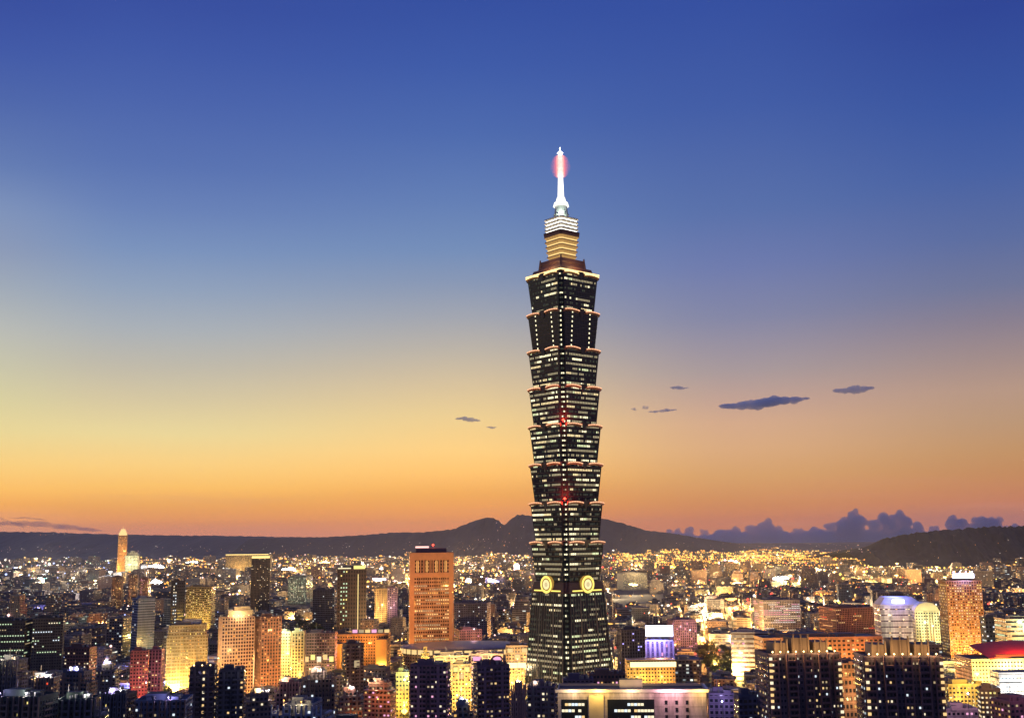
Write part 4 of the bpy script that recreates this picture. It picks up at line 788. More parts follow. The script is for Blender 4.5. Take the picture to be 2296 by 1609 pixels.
NEAR = [(-30, 60, 1392, 1300, 'green-windowed slab', 'dark slab with greenish lit windows at the left edge', (.06, .07, .06), .3, ('green', 'green', 'dim')),
 (66, 142, 1386, 1310, 'green-banded office', 'dark office block with bright greenish window bands near the left edge', (.06, .07, .07), .30, ('green', 'pale', 'cool')),
 (146, 210, 1452, 1120, 'dim red-brown block', 'dim red-brown block with a few pale windows at lower left', (.12, .06, .06), .14, ('dim', 'pale')),
 (128, 212, 1506, 900, 'blank navy block', 'blank navy block without lights at lower left', (.06, .075, .12), .01, ('dim',)),
 (-20, 62, 1480, 860, 'black left slab', 'nearly black slab rising at the left edge', (.05, .065, .10), .03, ('dim',)),
 (64, 124, 1520, 830, 'slate left block', 'slate-dark block with two reddish windows at lower left', (.07, .08, .12), .06, ('red', 'dim')),
 (214, 262, 1490, 980, 'grey-blue narrow block', 'grey-blue narrow block with thin vertical fins left of the red tower', (.10, .11, .14), .14, ('dim', 'cool')),
 (232, 296, 1556, 720, 'black corner block', 'black block with a pale vertical edge below the red tower', (.06, .055, .07), .05, ('dim', 'pale')),
 (300, 420, 1570, 700, 'navy roofscape block', 'navy low block below the golden hotel with scattered cool lights', (.10, .12, .19), .12, ('cool', 'dim')),
 (548, 610, 1556, 760, 'black block below hotel', 'black block with a small reddish window below the crowned hotel', (.09, .08, .09), .07, ('red', 'pale', 'dim')),
 (612, 680, 1530, 830, 'speckled dark block', 'dark plum block speckled with warm lights below the blazing slab', (.16, .09, .10), .2, ('warm', 'pale', 'dim')),
 (676, 752, 1506, 800, 'grey finned tower', 'dark tower with pale grey vertical fins below the mauve stepped block', (.11, .09, .12), .10, ('dim', 'cool')),
 (610, 740, 1580, 640, 'navy bottom block', 'navy low block at the bottom edge left of the red-lit block', (.08, .11, .18), .10, ('cool', 'dim')),
 (752, 812, 1548, 780, 'maroon-roofed block', 'dark maroon block with a white roof hut before the narrow emblem tower', (.13, .06, .06), .08, ('dim', 'warm')),
 (816, 886, 1532, 860, 'rosy finned block', 'rosy brown block with horizontal balconies left of the ochre house', (.22, .12, .11), .18, ('dim', 'amber', 'pink')),
 (1144, 1180, 1536, 770, 'brown narrow block', 'brown narrow block right of the arched roof tower', (.18, .11, .10), .12, ('dim', 'warm')),
 (1182, 1250, 1540, 700, 'black tower-foot block', 'black block with a small cluster of white windows left of the white front building', (.08, .065, .10), .08, ('pale', 'dim')),
 (1010, 1062, 1578, 640, 'blue-grey gabled block', 'blue-grey block at the bottom edge between the dark blunt tower and arched roof tower', (.10, .12, .18), .1, ('dim', 'amber')),
 (-20, 110, 1562, 640, 'black bottom-left block', 'black block in the lower left corner with one yellow window', (.035, .05, .05), .02, ('yellow',)),
 (112, 230, 1568, 660, 'dark green-black block', 'dark green-black roof block at the bottom edge with one tall yellow light', (.04, .06, .05), .03, ('yellow', 'dim')),
 (1386, 1450, 1285, 3500, 'lit white hall', 'white-lit low hall in the distance right of the medallion', (.6, .55, .42), .4, ('pale', 'yellow', 'warm')),
 (1700, 1790, 1345, 1900, 'white striped offices', 'grey-white office block with bright striped windows in the middle distance', (.26, .25, .27), .5, ('cool', 'pale', 'pink')),
 (1850, 1965, 1362, 1800, 'red-brown rows', 'long red-brown block with glowing red roof lines left of the white slanted tower', (.26, .13, .11), .25, ('amber', 'warm', 'red')),
 (1500, 1560, 1390, 1500, 'mauve terrace', 'mauve low block with pale columns behind the blue-white roof sign', (.22, .17, .24), .2, ('pink', 'dim')),
 (1018, 1080, 1412, 1420, 'rosy arcade block', 'rosy low block with a row of arched openings right of the orange office tower', (.28, .15, .14), .12, ('pink', 'dim')),
 (1020, 1100, 1352, 1750, 'indigo ribbon block', 'indigo block with dark ribbon windows right of the orange office tower, farther back', (.11, .10, .17), .07, ('dim', 'cool')),
 (646, 698, 1292, 2900, 'green glowing hall', 'far hall glowing pale green under white lights', (.36, .42, .32), .3, ('green', 'pale')),
 (252, 274, 1293, 2700, 'slim brown tower', 'slim brown tower with lit files of windows, leftmost of three below the slender golden tower', (.22, .14, .10), .3, ('amber', 'warm', 'dim')),
 (287, 309, 1289, 2800, 'second brown tower', 'slim brown tower, middle one of three below the slender golden tower', (.24, .14, .11), .25, ('warm', 'amber', 'dim')),
 (314, 336, 1296, 2750, 'third brown tower', 'slim purple-brown tower, rightmost of three below the slender golden tower', (.20, .12, .12), .22, ('pink', 'warm', 'dim')),
 (700, 750, 1322, 2000, 'navy hillock block', 'navy block with few lights left of the dark twin-block tower', (.06, .07, .12), .06, ('cool', 'dim'))]
for x0, x1, yt, D, sh, lb, wl, lt, wn in NEAR:
    near = D < 1000
    fl = []
    if sh == 'lit white hall': fl = [(0, 20, 60, 50000, 'warm')]
    if sh == 'white striped offices': fl = [(0, 25, 40, 16000, 'warm')]
    if sh == 'red-brown rows': fl = [(-.4, 22, 30, 12000, 'orange'), (.5, 22, 30, 14000, 'sodium')]
    if sh == 'green glowing hall': fl = [(0, 30, 40, 26000, 'warm')]
    if sh == 'rosy arcade block': fl = [(0, 16, 50, 14000, 'pink')]
    if sh == 'maroon-roofed block': fl = [(.6, 10, 40, 5000, 'orange')]
    if sh == 'rosy finned block': fl = [(.5, 12, 44, 7000, 'orange')]
    if 'brown tower' in sh: fl = [(0, 30, 50, 30000, 'sodium')]
    if sh == 'mauve terrace': fl = [(0, 18, 40, 14000, 'pink')]
    lt = lt * (1.5 if near else 1); wl = tuple(min(.4, c * 1.7) for c in wl) if near else wl
    h = B(sh, lb, 'apartment block' if near else 'building', x0, x1, yt, D, 1612 if near else yt + 70, random.choice((-14, -8, 6, 12, 18)), random.choice((.6, .8)), wl, lit=lt, mode='rows' if sh in ('green-banded office', 'white striped offices', 'red-brown rows', 'green-windowed slab') else 'rand', wins=wn, relief=random.choice(('balcony', 'bays', 'bays', 'slabs')) if near else random.choice(('fins', 'slabs', 'none')), floods=fl, trim=random.choice(((.16, .11, .10), (.12, .12, .15), (.22, .16, .13), None)) if near else None, tiers=random.choice((None, [(1, 1, .88), (.7, .8, 1)], [(1, 1, .93), (.55, .8, 1)], [(1, 1, .82), (.86, .9, .93), (.45, .6, 1)])) if near else None)
    if near:
        for i in range(2):  # roof lamps added to pool light on roofs and walls nearby
            c = random.choice(('warm', 'amber', 'warm', 'white', 'amber')) if x0 > 300 else random.choice(('white', 'violet', 'warm')); b = MB(); b.cyl((0, 0), .1, .08, -2.2, -.25, 0, 5); b.ball((0, 0, 0), .42, 1); q = (random.uniform(-.85, .85) * h['w'] / 2, -h['d'] / 2 * random.uniform(.3, .95), h['h'] + 2.4)
            b.build('roof_lamp', [STEEL, LAMPM[c]], h['root'], q); light(h['root'], (q[0], q[1] - .6, q[2] + .2), random.uniform(1500, 9000) * (D / 800) ** 2, LC.get(c, LC['amber']), .3)
# ---------------------------------------------------------------- trees (a few prototypes, copied with their parts)
def tree_proto(seed, hgt, spread):
    rs = random.Random(seed); root = empty('tree', (0, 0, -500)); t = MB(); t.cyl((0, 0), .45, .28, 0, hgt * .45, 0, 7); tips = []
    for i in range(7):
        a = i * 2.4 + rs.random(); e = Vector((math.cos(a) * spread * rs.uniform(.35, .8), math.sin(a) * spread * rs.uniform(.35, .8), hgt * rs.uniform(.55, .92)))
        t.bar((0, 0, hgt * rs.uniform(.28, .44)), e, .13); tips.append(e)
    t.build('trunk', plain('bark', (.09, .07, .05), .9), root); c = MB()
    for e in tips + [Vector((0, 0, hgt * .9)), Vector((0, 0, hgt * .7))]:
        for _ in range(75):
            d = Vector((rs.gauss(0, 1), rs.gauss(0, 1), rs.gauss(0, .75))); p = e + d.normalized() * spread * .42 * rs.random() ** .4
            u = Vector((rs.gauss(0, 1), rs.gauss(0, 1), rs.gauss(0, 1))).normalized(); v = u.orthogonal().normalized(); s = rs.uniform(.35, .75)
            c.face((p - u * s, p - v * s * .6, p + u * s, p + v * s * .6))
    m, n = mat_base('leaves'); 
    if 'leaves' in MATS: m = MATS['leaves']
    else:
        tc = n.new('ShaderNodeTexCoord'); nz = n.new('ShaderNodeTexNoise', iScale=.35, iDetail=3.0); n.link(tc.outputs['Object'], nz.inputs[0])
        b = n.new('ShaderNodeBsdfPrincipled', iRoughness=.7); n.link(n.ramp(nz.outputs[0], [(.35, (.02, .035, .012)), (.65, (.07, .10, .03))]), b.inputs['Base Color']); o = n.new('ShaderNodeOutputMaterial'); n.link(b.outputs[0], o.inputs[0]); MATS['leaves'] = m
    c.build('crown', m, root); return root
PROTO = [tree_proto(i, 13 + 2 * i, 5.5 + .6 * i) for i in range(4)]; used = set()
def nearest(px, py, k=2): return sorted(HEROES, key=lambda q: ((q['cx'] - px) / 1.0) ** 2 + ((min(max(py, q['yt']), q['vis']) - py) * 1.6) ** 2)[:k]
TREES = []
def plant(px, py, z, label_place):
    p = ray(px, py); t = (z - CAM.z) / p.z; q = CAM + p * t
    k = random.randrange(4)
    if k not in used: used.add(k); o = PROTO[k]
    else: o = copy_tree(PROTO[k])
    s = random.uniform(.85, 1.35)
    o.location = (q.x, q.y, 0); o.rotation_euler.z = random.random() * 6; o.scale = (s, s, s * random.uniform(.9, 1.15) * max(1, (z + 3) / 22)); tag(o, label_place, 'tree', 'dark trees among the buildings')
PARKS = [((1560, 1650), (1440, 1498), 34, 'dark leafy tree in the park left of the white banded hall'), ((1195, 1262), (1506, 1532), 16, 'dark broad tree at the foot of the tiered tower'), ((430, 492), (1518, 1560), 8, 'dark tree among street lights below the golden hotel'), ((340, 420), (1530, 1566), 8, 'dark tree beside the lit street below the red tower'), ((640, 760), (1380, 1408), 20, 'dark tree on the wooded park left of the twin-block tower'), ((1390, 1440), (1436, 1462), 8, 'dark tree right of the tiered tower base')]
for (xa, xb), (ya, yb), n_, lb in PARKS:
    for i in range(n_): plant(random.uniform(xa, xb), random.uniform(ya, yb), 17, lb)
for i in range(4):
    if i not in used: 
        for c in list(PROTO[i].children): bpy.data.objects.remove(c)
        bpy.data.objects.remove(PROTO[i])

# ---------------------------------------------------------------- the avenues
def strip(name, a, b, wd, col, z=.004):
    a, b = Vector((*a, 0)), Vector((*b, 0)); d = (b - a).normalized(); nrm = Vector((-d.y, d.x, 0)) * wd / 2
    m = MB(); m.face((a - nrm + Vector((0, 0, z)), b - nrm + Vector((0, 0, z)), b + nrm + Vector((0, 0, z)), a + nrm + Vector((0, 0, z)))); 
    return tag(m.build(name, plain(name + '_surface', col, .85, scale=.3)), kind='structure')
AVENUES = []
for name, a, b, wd in (('avenue', (-1500, 1700), (1500, 1620), 34), ('avenue', (-2200, 3050), (2200, 2900), 36), ('avenue', (-3000, 5200), (3000, 5050), 40), ('road', (-900, 1010), (900, 960), 26)):
    strip(name, a, b, wd, (.05, .05, .052), .004 + .004 * len(AVENUES)); AVENUES.append((a, b, wd))
def near_avenue(x, y, pad=0):
    for (ax, ay), (bx, by), wd in AVENUES:
        L2 = (bx - ax) ** 2 + (by - ay) ** 2; t = max(0, min(1, ((x - ax) * (bx - ax) + (y - ay) * (by - ay)) / L2))
        if math.hypot(x - ax - t * (bx - ax), y - ay - t * (by - ay)) < wd / 2 + pad: return True
    return False

# ---------------------------------------------------------------- the rest of the city
FAC = [facade('block_facade_%s' % k, c, bay=b_, fh=f_, wu=wu, wv=wv, lit=l, warm=w_, power=pw) for k, c, b_, f_, wu, wv, l, w_, pw in (
    ('tile', (.24, .22, .21), 2.6, 3.2, .5, .42, .16, .8, 1.0), ('render', (.30, .26, .22), 3.0, 3.2, .6, .45, .2, .8, 1.0), ('band', (.18, .19, .23), 6, 3.6, .94, .4, .16, .5, 1.1), ('dark', (.09, .09, .11), 3.6, 3.5, .7, .5, .10, .6, 1.2), ('brick', (.24, .14, .12), 3.8, 3.3, .5, .45, .15, .8, 1.2))]
TINT = [ROOF, plain('roof_tin', (.10, .12, .17), .6, .2), plain('roof_red', (.16, .07, .06), .8), plain('roof_concrete', (.17, .165, .16), .9)]
CELLS = []
GLOWS = [(345, 1548, 'sodium'), (392, 1548, 'gold'), (440, 1542, 'sodium'), (540, 1496, 'gold'), (585, 1532, 'gold'), (612, 1522, 'warm'), (640, 1498, 'gold'), (672, 1500, 'gold'), (705, 1494, 'gold'), (735, 1496, 'sodium'), (830, 1490, 'gold'), (905, 1470, 'sodium'), (955, 1512, 'gold'), (990, 1484, 'warm'), (1050, 1482, 'sodium'), (1092, 1484, 'gold'), (1160, 1498, 'sodium'), (1180, 1462, 'orange'), (1396, 1494, 'sodium'), (1528, 1470, 'orange'), (1590, 1466, 'orange'), (1604, 1490, 'sodium'), (1636, 1486, 'gold'), (1652, 1504, 'gold'), (1680, 1500, 'gold'), (1540, 1405, 'warm'), (1690, 1405, 'sodium'), (1600, 1380, 'warm'), (1660, 1366, 'orange'), (1790, 1385, 'orange'), (1890, 1480, 'gold'), (1916, 1474, 'gold'), (2128, 1492, 'gold'), (2160, 1506, 'gold'), (2196, 1498, 'gold'), (2230, 1500, 'warm'), (300, 1545, 'orange'), (410, 1432, 'gold'), (500, 1480, 'amber'), (230, 1395, 'orange'), (60, 1402, 'orange'), (860, 1462, 'sodium'), (1120, 1440, 'sodium'), (1440, 1345, 'orange'), (1475, 1375, 'amber'), (2230, 1440, 'sodium'), (2110, 1470, 'sodium'), (1990, 1425, 'amber'), (560, 1420, 'orange'), (700, 1425, 'sodium'), (1590, 1330, 'amber'), (1840, 1330, 'sodium'), (2060, 1330, 'orange'), (1950, 1300, 'amber')]
ga = R(-9); ca, sa = math.cos(ga), math.sin(ga)
def cells(pitch, y0, y1):
    m = int(9500 / pitch)
    for i in range(-m, m):
        for j in range(-10, m * 2):
            x = (i * ca - j * sa) * pitch; y = (i * sa + j * ca) * pitch + 300
            if y0 <= y < y1 and abs(x) < y * .50 + 40: yield x, y
rg = random.Random(42)
for _ in range(46):
    GLOWS.append((rg.uniform(520, 2290), rg.uniform(1300, 1475), rg.choice(('sodium', 'gold', 'orange', 'amber', 'warm'))))  # extra lamps added at random spots for more golden glow
GLOWS = [q for q in GLOWS if not any(h_['x0'] - 6 < q[0] < h_['x1'] + 6 and h_['yt'] - 5 < q[1] < h_['vis'] for h_ in HEROES) and not (1175 < q[0] < 1385)]
for pitch, y0, y1 in ((36, 700, 1500), (42, 1500, 2600), (62, 2600, 5000), (100, 5000, 9500)):
    for x, y in cells(pitch, y0, y1):
        if random.random() < .10 or near_avenue(x, y, pitch * .42): continue
        x += random.uniform(-.08, .08) * pitch; y += random.uniform(-.08, .08) * pitch
        w, d = pitch * random.uniform(.48, .86), pitch * random.uniform(.48, .86)
        hgt = random.choice((10, 13, 14, 17, 17, 20, 24)) * random.uniform(.9, 1.15)
        r = random.random()
        if r < .13: hgt = random.uniform(28, 48)
        if r < .025: hgt = random.uniform(48, 70) if y > 1500 else 44
        if y > 5000: hgt *= .9
        px, py = pix((x, y, hgt)); 
        if px < -60 or px > W + 60: continue
        hw = w * .62 / y * F; ok = True
        for q in HEROES:
            if math.hypot(q['pos'][0] - x, q['pos'][1] - y) < q['rad'] + .5 * max(w, d): ok = False; break
            if y < q['pos'][1] and q['x0'] - hw < px < q['x1'] + hw and py < q['vis'] - 4:
                z = at(px, min(q['vis'] - 2 + random.uniform(0, 8), 1700), y).z
                if z < 7: ok = False; break
                hgt = min(hgt, z); px, py = pix((x, y, hgt))
        for gx, gy, gc in GLOWS:                                   # lit squares and spots of added lamps stay open towards the viewpoint
            if abs(px - gx) < hw + 9 and py < gy + 5:
                gp = ray(gx, gy); gY = gp.y * (13 - CAM.z) / gp.z
                if y < gY + 12: hgt = min(hgt, at(px, gy + 6, y).z if y > 400 else 0)
        if hgt < 5: ok = False
        if not ok or math.hypot(TOWER.location.x - x, TOWER.location.y - y) < 62: continue
        if 1180 - hw < px < 1378 + hw and y < 985:
            z = at(px, 1512, y).z
            if z < 7: continue
            hgt = min(hgt, z)
        px, py = pix((x, y, hgt))
        if py > H + 6: continue
        if (1555 < px < 1655 and 1432 < py < 1500) or (640 < px < 755 and 1374 < py < 1410): hgt = min(hgt, 9)
        if y > 4300 and px > 1900 and py < 1262 and False: continue
        CELLS.append((x, y, w, d, hgt, px, py))
# what of each roofline shows: a coarse screen test front to back, so that the individuals are ones that can be seen
sky_ = np.full(2400, 1612.0)
for q in sorted(HEROES, key=lambda q: q['D']):
    pass
VIS = []
allb = sorted([(c[1], 'c', c) for c in CELLS] + [(q['pos'][1], 'h', q) for q in HEROES], key=lambda t: t[0])
for y, k, c in allb:
    if k == 'h': a, b, top = c['x0'], c['x1'], c['yt']
    else: hw = c[2] * .6 / c[1] * F; a, b, top = c[5] - hw, c[5] + hw, c[6]
    ia, ib = int(max(0, a)), int(min(2299, b))
    if ib <= ia: continue
    seen = np.maximum(0, sky_[ia:ib] - top).sum()
    if k == 'c': VIS.append((seen, c))
    sky_[ia:ib] = np.minimum(sky_[ia:ib], top)
VIS.sort(key=lambda t: -t[0])
SINGLE = [c for s, c in VIS if s > 25][:270]; sset = set(SINGLE); MASS = [c for c in CELLS if c not in sset]
COLN = {'tile': 'grey tiled', 'render': 'drab plaster', 'band': 'ribbon-windowed', 'dark': 'dark glass', 'brick': 'reddish brick'}; FK = list(COLN)
SEENL = set(h['root']['label'] for h in HEROES)
def place_label(kind, px, py, hgt, D):
    """say which one by what stands beside it"""
    size = 'tall' if hgt > 34 else ('low' if hgt < 15 else 'mid-height')
    ns = nearest(px, py, 7)
    def rel(q):
        if px < q['x0'] - 3: s = 'left of'
        elif px > q['x1'] + 3: s = 'right of'
        else: s = 'behind' if D > q['pos'][1] else 'in front of'
        return s + ' the ' + q['short']
    for t in ([f"{size} {kind} block {rel(ns[0])}"] + [f"{size} {kind} block {rel(ns[0])}, {rel(q)}" for q in ns[1:]] + [f"{size} {kind} block {rel(ns[1])}, {rel(q)}" for q in ns[2:]] + [f"{size} {kind} block with roof hut {rel(ns[0])}, {rel(q)}" for q in ns[1:]]):
        if len(t.split()) <= 16 and t not in SEENL: SEENL.add(t); return t
    return f"{size} {kind} block {rel(ns[0])}"
for x, y, w, d, hgt, px, py in sorted(SINGLE, key=lambda c: c[1]):
    fk = random.choices(FK, (4, 3, 2, 3, 2))[0]; b = MB(); X, Yh = w / 2, d / 2
    if hgt > 22 and random.random() < .5:
        k = random.uniform(.6, .85); b.box((0, 0, hgt * k / 2), (w, d, hgt * k), 0, 1); b.box((-X * .1, 0, hgt * (k + 1) / 2), (w * .74, d * .8, hgt * (1 - k)), 0, 1)
        X *= .7; Yh *= .75
    else: b.box((0, 0, hgt / 2), (w, d, hgt), 0, 1)
    for a, c, e, f_ in ((0, -Yh + .25, 2 * X - .1, .4), (0, Yh - .25, 2 * X - .1, .4), (-X + .25, 0, .4, 2 * Yh - 1), (X - .25, 0, .4, 2 * Yh - 1)): b.box((a, c, hgt + .5), (e, f_, 1.1), 2)
    b.box((X * random.uniform(-.4, .4), Yh * random.uniform(-.3, .3), hgt + 1.6), (X * random.uniform(.5, .9), Yh * random.uniform(.5, .9), 3.2), 2, 1)
    if random.random() < .6: b.box((X * .55, -Yh * .4, hgt + 1.1), (X * .5, Yh * .6, 2.2), 3)
    for _ in range(random.randint(1, 3)):
        tx, ty = X * random.uniform(-.7, .7), -Yh * random.uniform(.2, .8); b.cyl((tx, ty), .9, .9, hgt + .1, hgt + 2.4, 3, 7)
    if random.random() < .3: b.bar((0, 0, hgt + 3), (0, 0, hgt + 8), .12, 3)
    o = b.build('city_building', [MATS['block_facade_' + fk], random.choice(TINT), PARA, STEEL], None, (x, y, 0), ga + random.choice((0, 0, math.pi / 2)))
    tag(o, place_label(COLN[fk], px, py, hgt, y), 'city block', 'ordinary blocks of the city around the towers')
# everything farther: one mass of blocks
V, Fc, MI, UV, TN = [], [], [], [], []
for x, y, w, d, hgt, px, py in MASS:
    def addbox(cx, cy_, w, d, z0, z1, mi, tone):
        X, Yh = w / 2, d / 2; q = [(cx + a * ca - c * sa, cy_ + a * sa + c * ca) for a, c in ((-X, -Yh), (X, -Yh), (X, Yh), (-X, Yh))]; u = 0
        for i in range(4):
            if i == 2: continue
            a, c = q[i], q[(i + 1) % 4]; l = w if i % 2 == 0 else d; n0 = len(V); V.extend(((*a, z0), (*c, z0), (*c, z1), (*a, z1))); Fc.append((n0, n0 + 1, n0 + 2, n0 + 3)); MI.append(mi); UV.extend((u, z0, u + l, z0, u + l, z1, u, z1)); TN.append(tone); u += l
        n0 = len(V); V.extend([(*p_, z1) for p_ in q]); Fc.append((n0, n0 + 1, n0 + 2, n0 + 3)); MI.append(2); UV.extend((0,) * 8); TN.append(tone)
    t = random.random(); addbox(x, y, w, d, 0, hgt, random.choice((0, 0, 1)), t); addbox(x + random.uniform(-.2, .2) * w, y, w * .4, d * .4, hgt, hgt + 3.2, 2, t)
me = bpy.data.meshes.new('city_mass'); me.from_pydata(V, [], Fc)
for m in (facade('mass_facade_pale', (.24, .22, .22), bay=3.8, fh=3.4, wu=.6, wv=.46, lit=.15, seeded='mesh', warm=.85, power=1.4), facade('mass_facade_dark', (.12, .12, .15), bay=5, fh=3.5, wu=.85, wv=.42, lit=.13, seeded='mesh', warm=.8, power=1.4), TINT[0]): me.materials.append(m)
me.polygons.foreach_set('material_index', MI); l = me.uv_layers.new(name='metres'); l.data.foreach_set('uv', UV)
a_ = me.attributes.new('tone', 'FLOAT', 'FACE'); a_.data.foreach_set('value', TN); me.update()
o = bpy.data.objects.new('distant_city_blocks', me); COL.objects.link(o); tag(o, kind='stuff')

# ---------------------------------------------------------------- lamps of the city
PAL = {'amber': (1, .40, .07), 'warm': (1, .62, .22), 'white': (1, .88, .72), 'pinkish': (1, .60, .52), 'green': (.72, 1, .66), 'yellow': (1, .68, .12), 'red': (1, .10, .06), 'blue': (.45, .55, 1)}
def zone(px, py):
    """how many lamps, and of which colours, by quarter of the city"""
    if py < 1262 and px > 1380 and px < 1960: return 4.5, ('amber', 'amber', 'amber', 'warm', 'yellow')
    if px > 1960 and py < 1290: return 1.4, ('warm', 'amber', 'warm', 'white')
    if px < 260: return (.9 if py < 1290 else .45), ('warm', 'pinkish', 'white', 'white', 'green', 'blue')
    if px < 1200 and py < 1320: return 1.7, ('warm', 'pinkish', 'amber', 'amber', 'white', 'yellow', 'warm')
    if px < 700: return .55, ('warm', 'white', 'pinkish', 'blue', 'amber')
    if px < 1200: return .6, ('warm', 'amber', 'white', 'pinkish')
    return 1.2, ('amber', 'warm', 'amber', 'yellow', 'white', 'red')
LV, LF, LCOL = [], [], []
def dot(p, r, col):
    n0 = len(LV); LV.extend([(p[0] + a * r, p[1] + b_ * r, p[2] + c * r) for a, b_, c in ((1, 0, 0), (0, 1, 0), (-1, 0, 0), (0, -1, 0), (0, 0, 1), (0, 0, -1))])
    for i in range(4): LF.append((n0 + i, n0 + (i + 1) % 4, n0 + 4)); LF.append((n0 + (i + 1) % 4, n0 + i, n0 + 5)); LCOL.extend((col, col))
LAMPS = []
for x, y, w, d, hgt, px, py in CELLS:
    k, cols = zone(px, py)
    for _ in range(np.random.poisson(k * (1.0 if y < 2600 else 1.7)) if False else int(rng.poisson(k * (1.0 if y < 2600 else 1.9 if y < 5000 else 3.6)))):
        s = random.choice((-1, 1)); fx, fy = random.uniform(-.6, .6) * w, -d * .62
        roof = random.random() < .45; z = hgt + random.uniform(1.2, 5) if roof else random.uniform(.35, 1.0) * hgt
        if roof: fx, fy = random.uniform(-.4, .4) * w, random.uniform(-.4, .4) * d
        c = random.choice(cols); b_ = random.choice((.25, .3, .4, .5, .6, .8, 1, 1, 1.6, 2.2, 3.4, 7)); LAMPS.append((x + fx, y + fy, z, c, b_))
for (ax, ay), (bx, by), wd in AVENUES:
    L = math.hypot(bx - ax, by - ay); n_ = int(L / 30)
    for i in range(n_):
        for s in (-1, 1):
            t = i / n_; LAMPS.append((ax + (bx - ax) * t - s * (by - ay) / L * wd * .45, ay + (by - ay) * t + s * (bx - ax) / L * wd * .45, 9, 'amber', 1.2))
# rows of lamps along the far elevated roads and up the hills
for py, xa, xb, stp in ((1246, 1380, 1950, 3), (1252, 1400, 1900, 4), (1239, 1560, 1950, 5), (1260, 1370, 1760, 5), (1266, 1380, 1950, 7), (1233, 1500, 1800, 7), (1250, 500, 610, 4), (1272, 2000, 2290, 9), (1278, 860, 1190, 9)):
    for px in np.arange(xa, xb, stp):
        q = ray(px + random.uniform(-1.5, 1.5), py + random.uniform(-1.5, 1.5)); t = (32 - CAM.z) / q.z; p = CAM + q * t; LAMPS.append((p.x, p.y, 32, random.choice(('amber', 'amber', 'amber', 'warm', 'yellow')), random.choice((1.6, 2.6, 4))))
dg = bpy.context.evaluated_depsgraph_get()
for xa, xb, ya, yb, n_ in ((1110, 1175, 1170, 1200, 9), (1020, 1190, 1205, 1235, 40), (1370, 1600, 1205, 1240, 24), (2040, 2290, 1195, 1262, 16), (90, 160, 1193, 1199, 12), (0, 240, 1225, 1240, 30), (560, 1020, 1215, 1240, 60), (1620, 1960, 1216, 1240, 110), (240, 560, 1222, 1240, 30)):
    for _ in range(n_):
        px, py = random.uniform(xa, xb), random.uniform(ya, yb); q = ray(px, py); hit, loc, nrm, fi, ob, mt = SC.ray_cast(dg, CAM, q, distance=40000)
        if hit and ob.name.split('.')[0] in ('far_ridge', 'double_peak_hill', 'dark_hill', 'ground'): LAMPS.append((loc.x - q.x * 15, loc.y - q.y * 15, loc.z + 3, random.choice(('warm', 'white', 'amber', 'pinkish')), random.choice((.12, .2, .35, .6))))
# the nearest ones are lamps of their own
LAMPS = [q for q in LAMPS if not any(math.hypot(q[0] - h['pos'][0], q[1] - h['pos'][1]) < h['rad'] * .55 for h in HEROES)]
LAMPS.sort(key=lambda q: q[1]); PROTL = {}
def lamp_proto(c):
    if c not in PROTL:
        b = MB(); b.cyl((0, 0), .14, .09, -1, -.28, 0, 6); b.box((0, 0, -.32), (.7, .7, .1), 0); b.ball((0, 0, 0), .42, 1)
        ob_ = b.build('lamp_model', [STEEL, glow('citylamp_' + c, PAL[c], 5)]); me = ob_.data; me.name = 'city_lamp'; bpy.data.objects.remove(ob_); PROTL[c] = me
    return PROTL[c]
CN = {'amber': 'orange', 'warm': 'warm white', 'white': 'white', 'pinkish': 'pinkish white', 'green': 'pale green', 'yellow': 'yellow', 'red': 'red', 'blue': 'bluish'}
near_ = LAMPS[:250]
for i, (x, y, z, c, br) in enumerate(near_):
    o = bpy.data.objects.new('city_lamp', lamp_proto(c)); COL.objects.link(o); o.location = (x, y, z); s = .8 + .6 * math.sqrt(br); o.scale = (s, s, s); px, py = pix((x, y, z)); q = nearest(px, py, 1)[0]
    side = 'left of' if px < q['x0'] else ('right of' if px > q['x1'] else 'before')
    tag(o, f"small {CN[c]} lamp glowing among the roofs {side} the {q['short']}", 'lamp', 'small lamps among the nearer roofs')
for x, y, z, c, br in LAMPS[250:]:
    r = (.5 + .00034 * y) * br ** .5; st = 2.6 if y < 4000 else 2.2; cc = PAL[c]; dot((x, y, z), r, (cc[0] * st, cc[1] * st, cc[2] * st, 1))
m, n = mat_base('city_light'); at2 = n.new('ShaderNodeAttribute', attribute_name='glowcol'); e = n.new('ShaderNodeEmission', iStrength=1.0); n.link(at2.outputs['Color'], e.inputs[0]); o_ = n.new('ShaderNodeOutputMaterial'); n.link(e.outputs[0], o_.inputs[0]); m.cycles.emission_sampling = 'NONE'
me = bpy.data.meshes.new('distant_city_lights'); me.from_pydata(LV, [], LF); me.materials.append(m)
a_ = me.attributes.new('glowcol', 'FLOAT_COLOR', 'FACE'); a_.data.foreach_set('color', [v for c in LCOL for v in c]); me.update()
o = bpy.data.objects.new('distant_city_lights', me); COL.objects.link(o); tag(o, kind='stuff')

